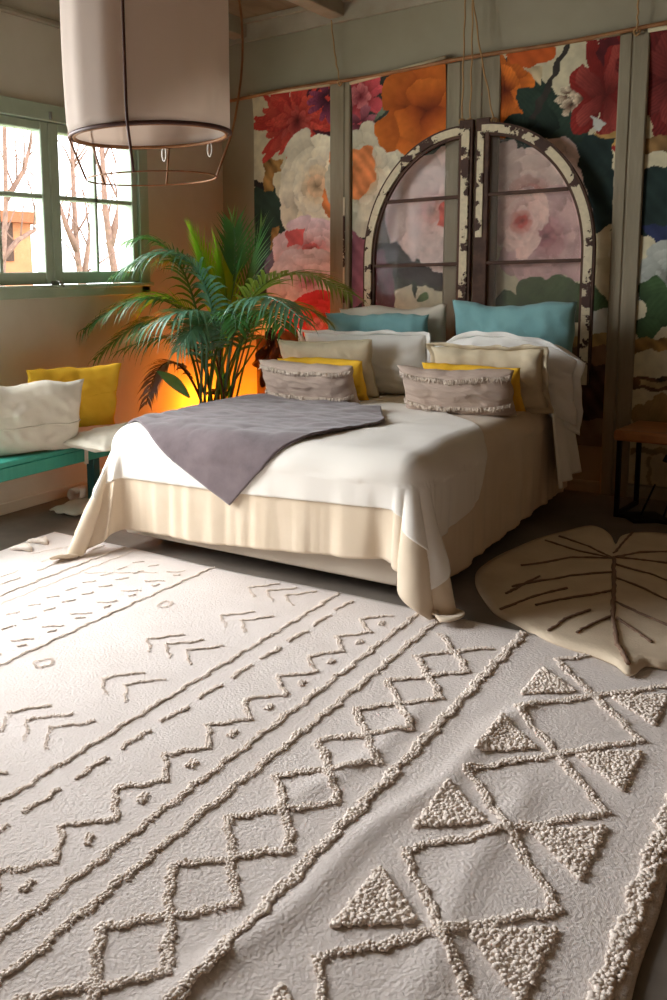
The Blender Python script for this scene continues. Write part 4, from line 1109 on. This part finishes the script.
# amber globe lamp on the floor in the corner behind the bed
gl = thing('globe_lamp', (-3.93, 5.60, 0), label='amber glowing globe lamp on the floor in the corner behind the palm', cat='lamp')
MB().lathe([(0, 0), (.08, 0), (.08, .02), (.02, .03), (.02, .08), (0, .08)], n=24).build('base', mat_iron, gl, True)
me_ = material('amber_glow', lin((255,150,40)), .4); pb = me_.node_tree.nodes['Principled BSDF']; pb.inputs['Emission Color'].default_value = (*lin((255,120,14)), 1); pb.inputs['Emission Strength'].default_value = 6
MB().lathe([(.001+.13*math.sin(PI*k/16), .20-.13*math.cos(PI*k/16)) for k in range(17)], n=32).build('globe', me_, gl, True)
MB().lathe([(.0, .555), (.05, .55), (.10, .53), (.098, .527), (.05, .546), (0, .55)], n=24).build('cap', mat_iron, gl, True)  # unseen baffle disc added above the bulb to block its upward light
MB().tube([(-.12, 0, .02), (-.12, 0, .5), (-.05, 0, .552), (0, 0, .552)], .006, 6).build('baffle_bracket', mat_iron, gl, True)
MB().box(-.13, -.06, -.01, .01, 0, .015).build('baffle_foot', mat_iron, gl)
l = bpy.data.lights.new('globe_bulb', 'POINT'); l.energy = 36; l.color = lin((255,136,24)); l.shadow_soft_size = .14
lo_ = bpy.data.objects.new('globe_bulb', l); C.objects.link(lo_); lo_.location = (0, 0, .38); lo_.parent = gl

# ------------------------------------------------------------------ outside the window
struct(MB().box(-40, XL-T-.02, -15, 30, -1.2, -1.0).build('terrain', mat_ground))
def tree(pxs, x, label, r0_=.05, seed=0):
    R = random.Random(seed); m = MB()
    for pts in pxs:
        P = [Vector(on(a, c, 0, x)) for a, c in pts]; n_ = len(P)
        m.tube(P, [r0_*(1-.6*i/max(1, n_-1)) for i in range(n_)], 8)
        for k in range(6):
            i = R.randrange(max(1, n_-1)); p = P[i].lerp(P[min(n_-1, i+1)], R.random()); q = p+Vector((R.uniform(-.3, .3), R.uniform(-.6, .6), R.uniform(.3, .9)))
            m.tube([p, p.lerp(q, .5)+Vector((0, R.uniform(-.08, .08), 0)), q], [r0_*.3, r0_*.22, r0_*.1], 6)
    base_ = Vector(m.V[0]); 
    o = m.build('bare_tree', mat_bark, None, True); tag(o, label, 'tree'); return o
tree([[(92,420),(82,290),(77,250),(74,200),(72,150),(70,60)], [(82,290),(88,250),(92,215)], [(77,250),(66,225),(60,205)]], -7.4, 'bare tree with thin forked trunk outside the right window sash, left of two', .045, 1)
tree([[(130,420),(118,290),(110,245),(105,205),(102,150),(100,60)], [(110,245),(118,215),(122,190)]], -7.9, 'bare tree with leaning trunk outside the right window sash, right of two', .06, 2)
tree([[(-20,420),(2,290),(6,200),(4,110),(2,30)], [(0,262),(18,240),(38,228),(60,214)], [(6,200),(24,170),(34,130)]], -7.0, 'bare tree with pale slanting branch outside the left window sash', .035, 3)
p0 = on(0, 300, 0, -16); p1 = on(45, 214, 0, -16)
bd = thing('house', (-18, (p0[1]+p1[1])/2, -1), label='ochre house seen low through the left window sash', cat='building')
def fo(m, n, mat): return fin(m, n, mat, bd)
ya0, ya1, zt_ = p0[1]-6, on(30, 216, 0, -16)[1], p1[2]
fo(MB().box(-21, -16, ya0, ya1, -1, zt_-.25), 'wall', mat_house)
fo(MB().box(-21.3, -15.7, ya0-.3, ya1+.3, zt_-.25, zt_), 'roof', mat_terra)
for k in range(4):
    y = ya1-1.0-k*1.7; fo(MB().box(-16.05, -15.96, y-.4, y+.4, 1.9, 3.0), 'window', mat_bareframe)
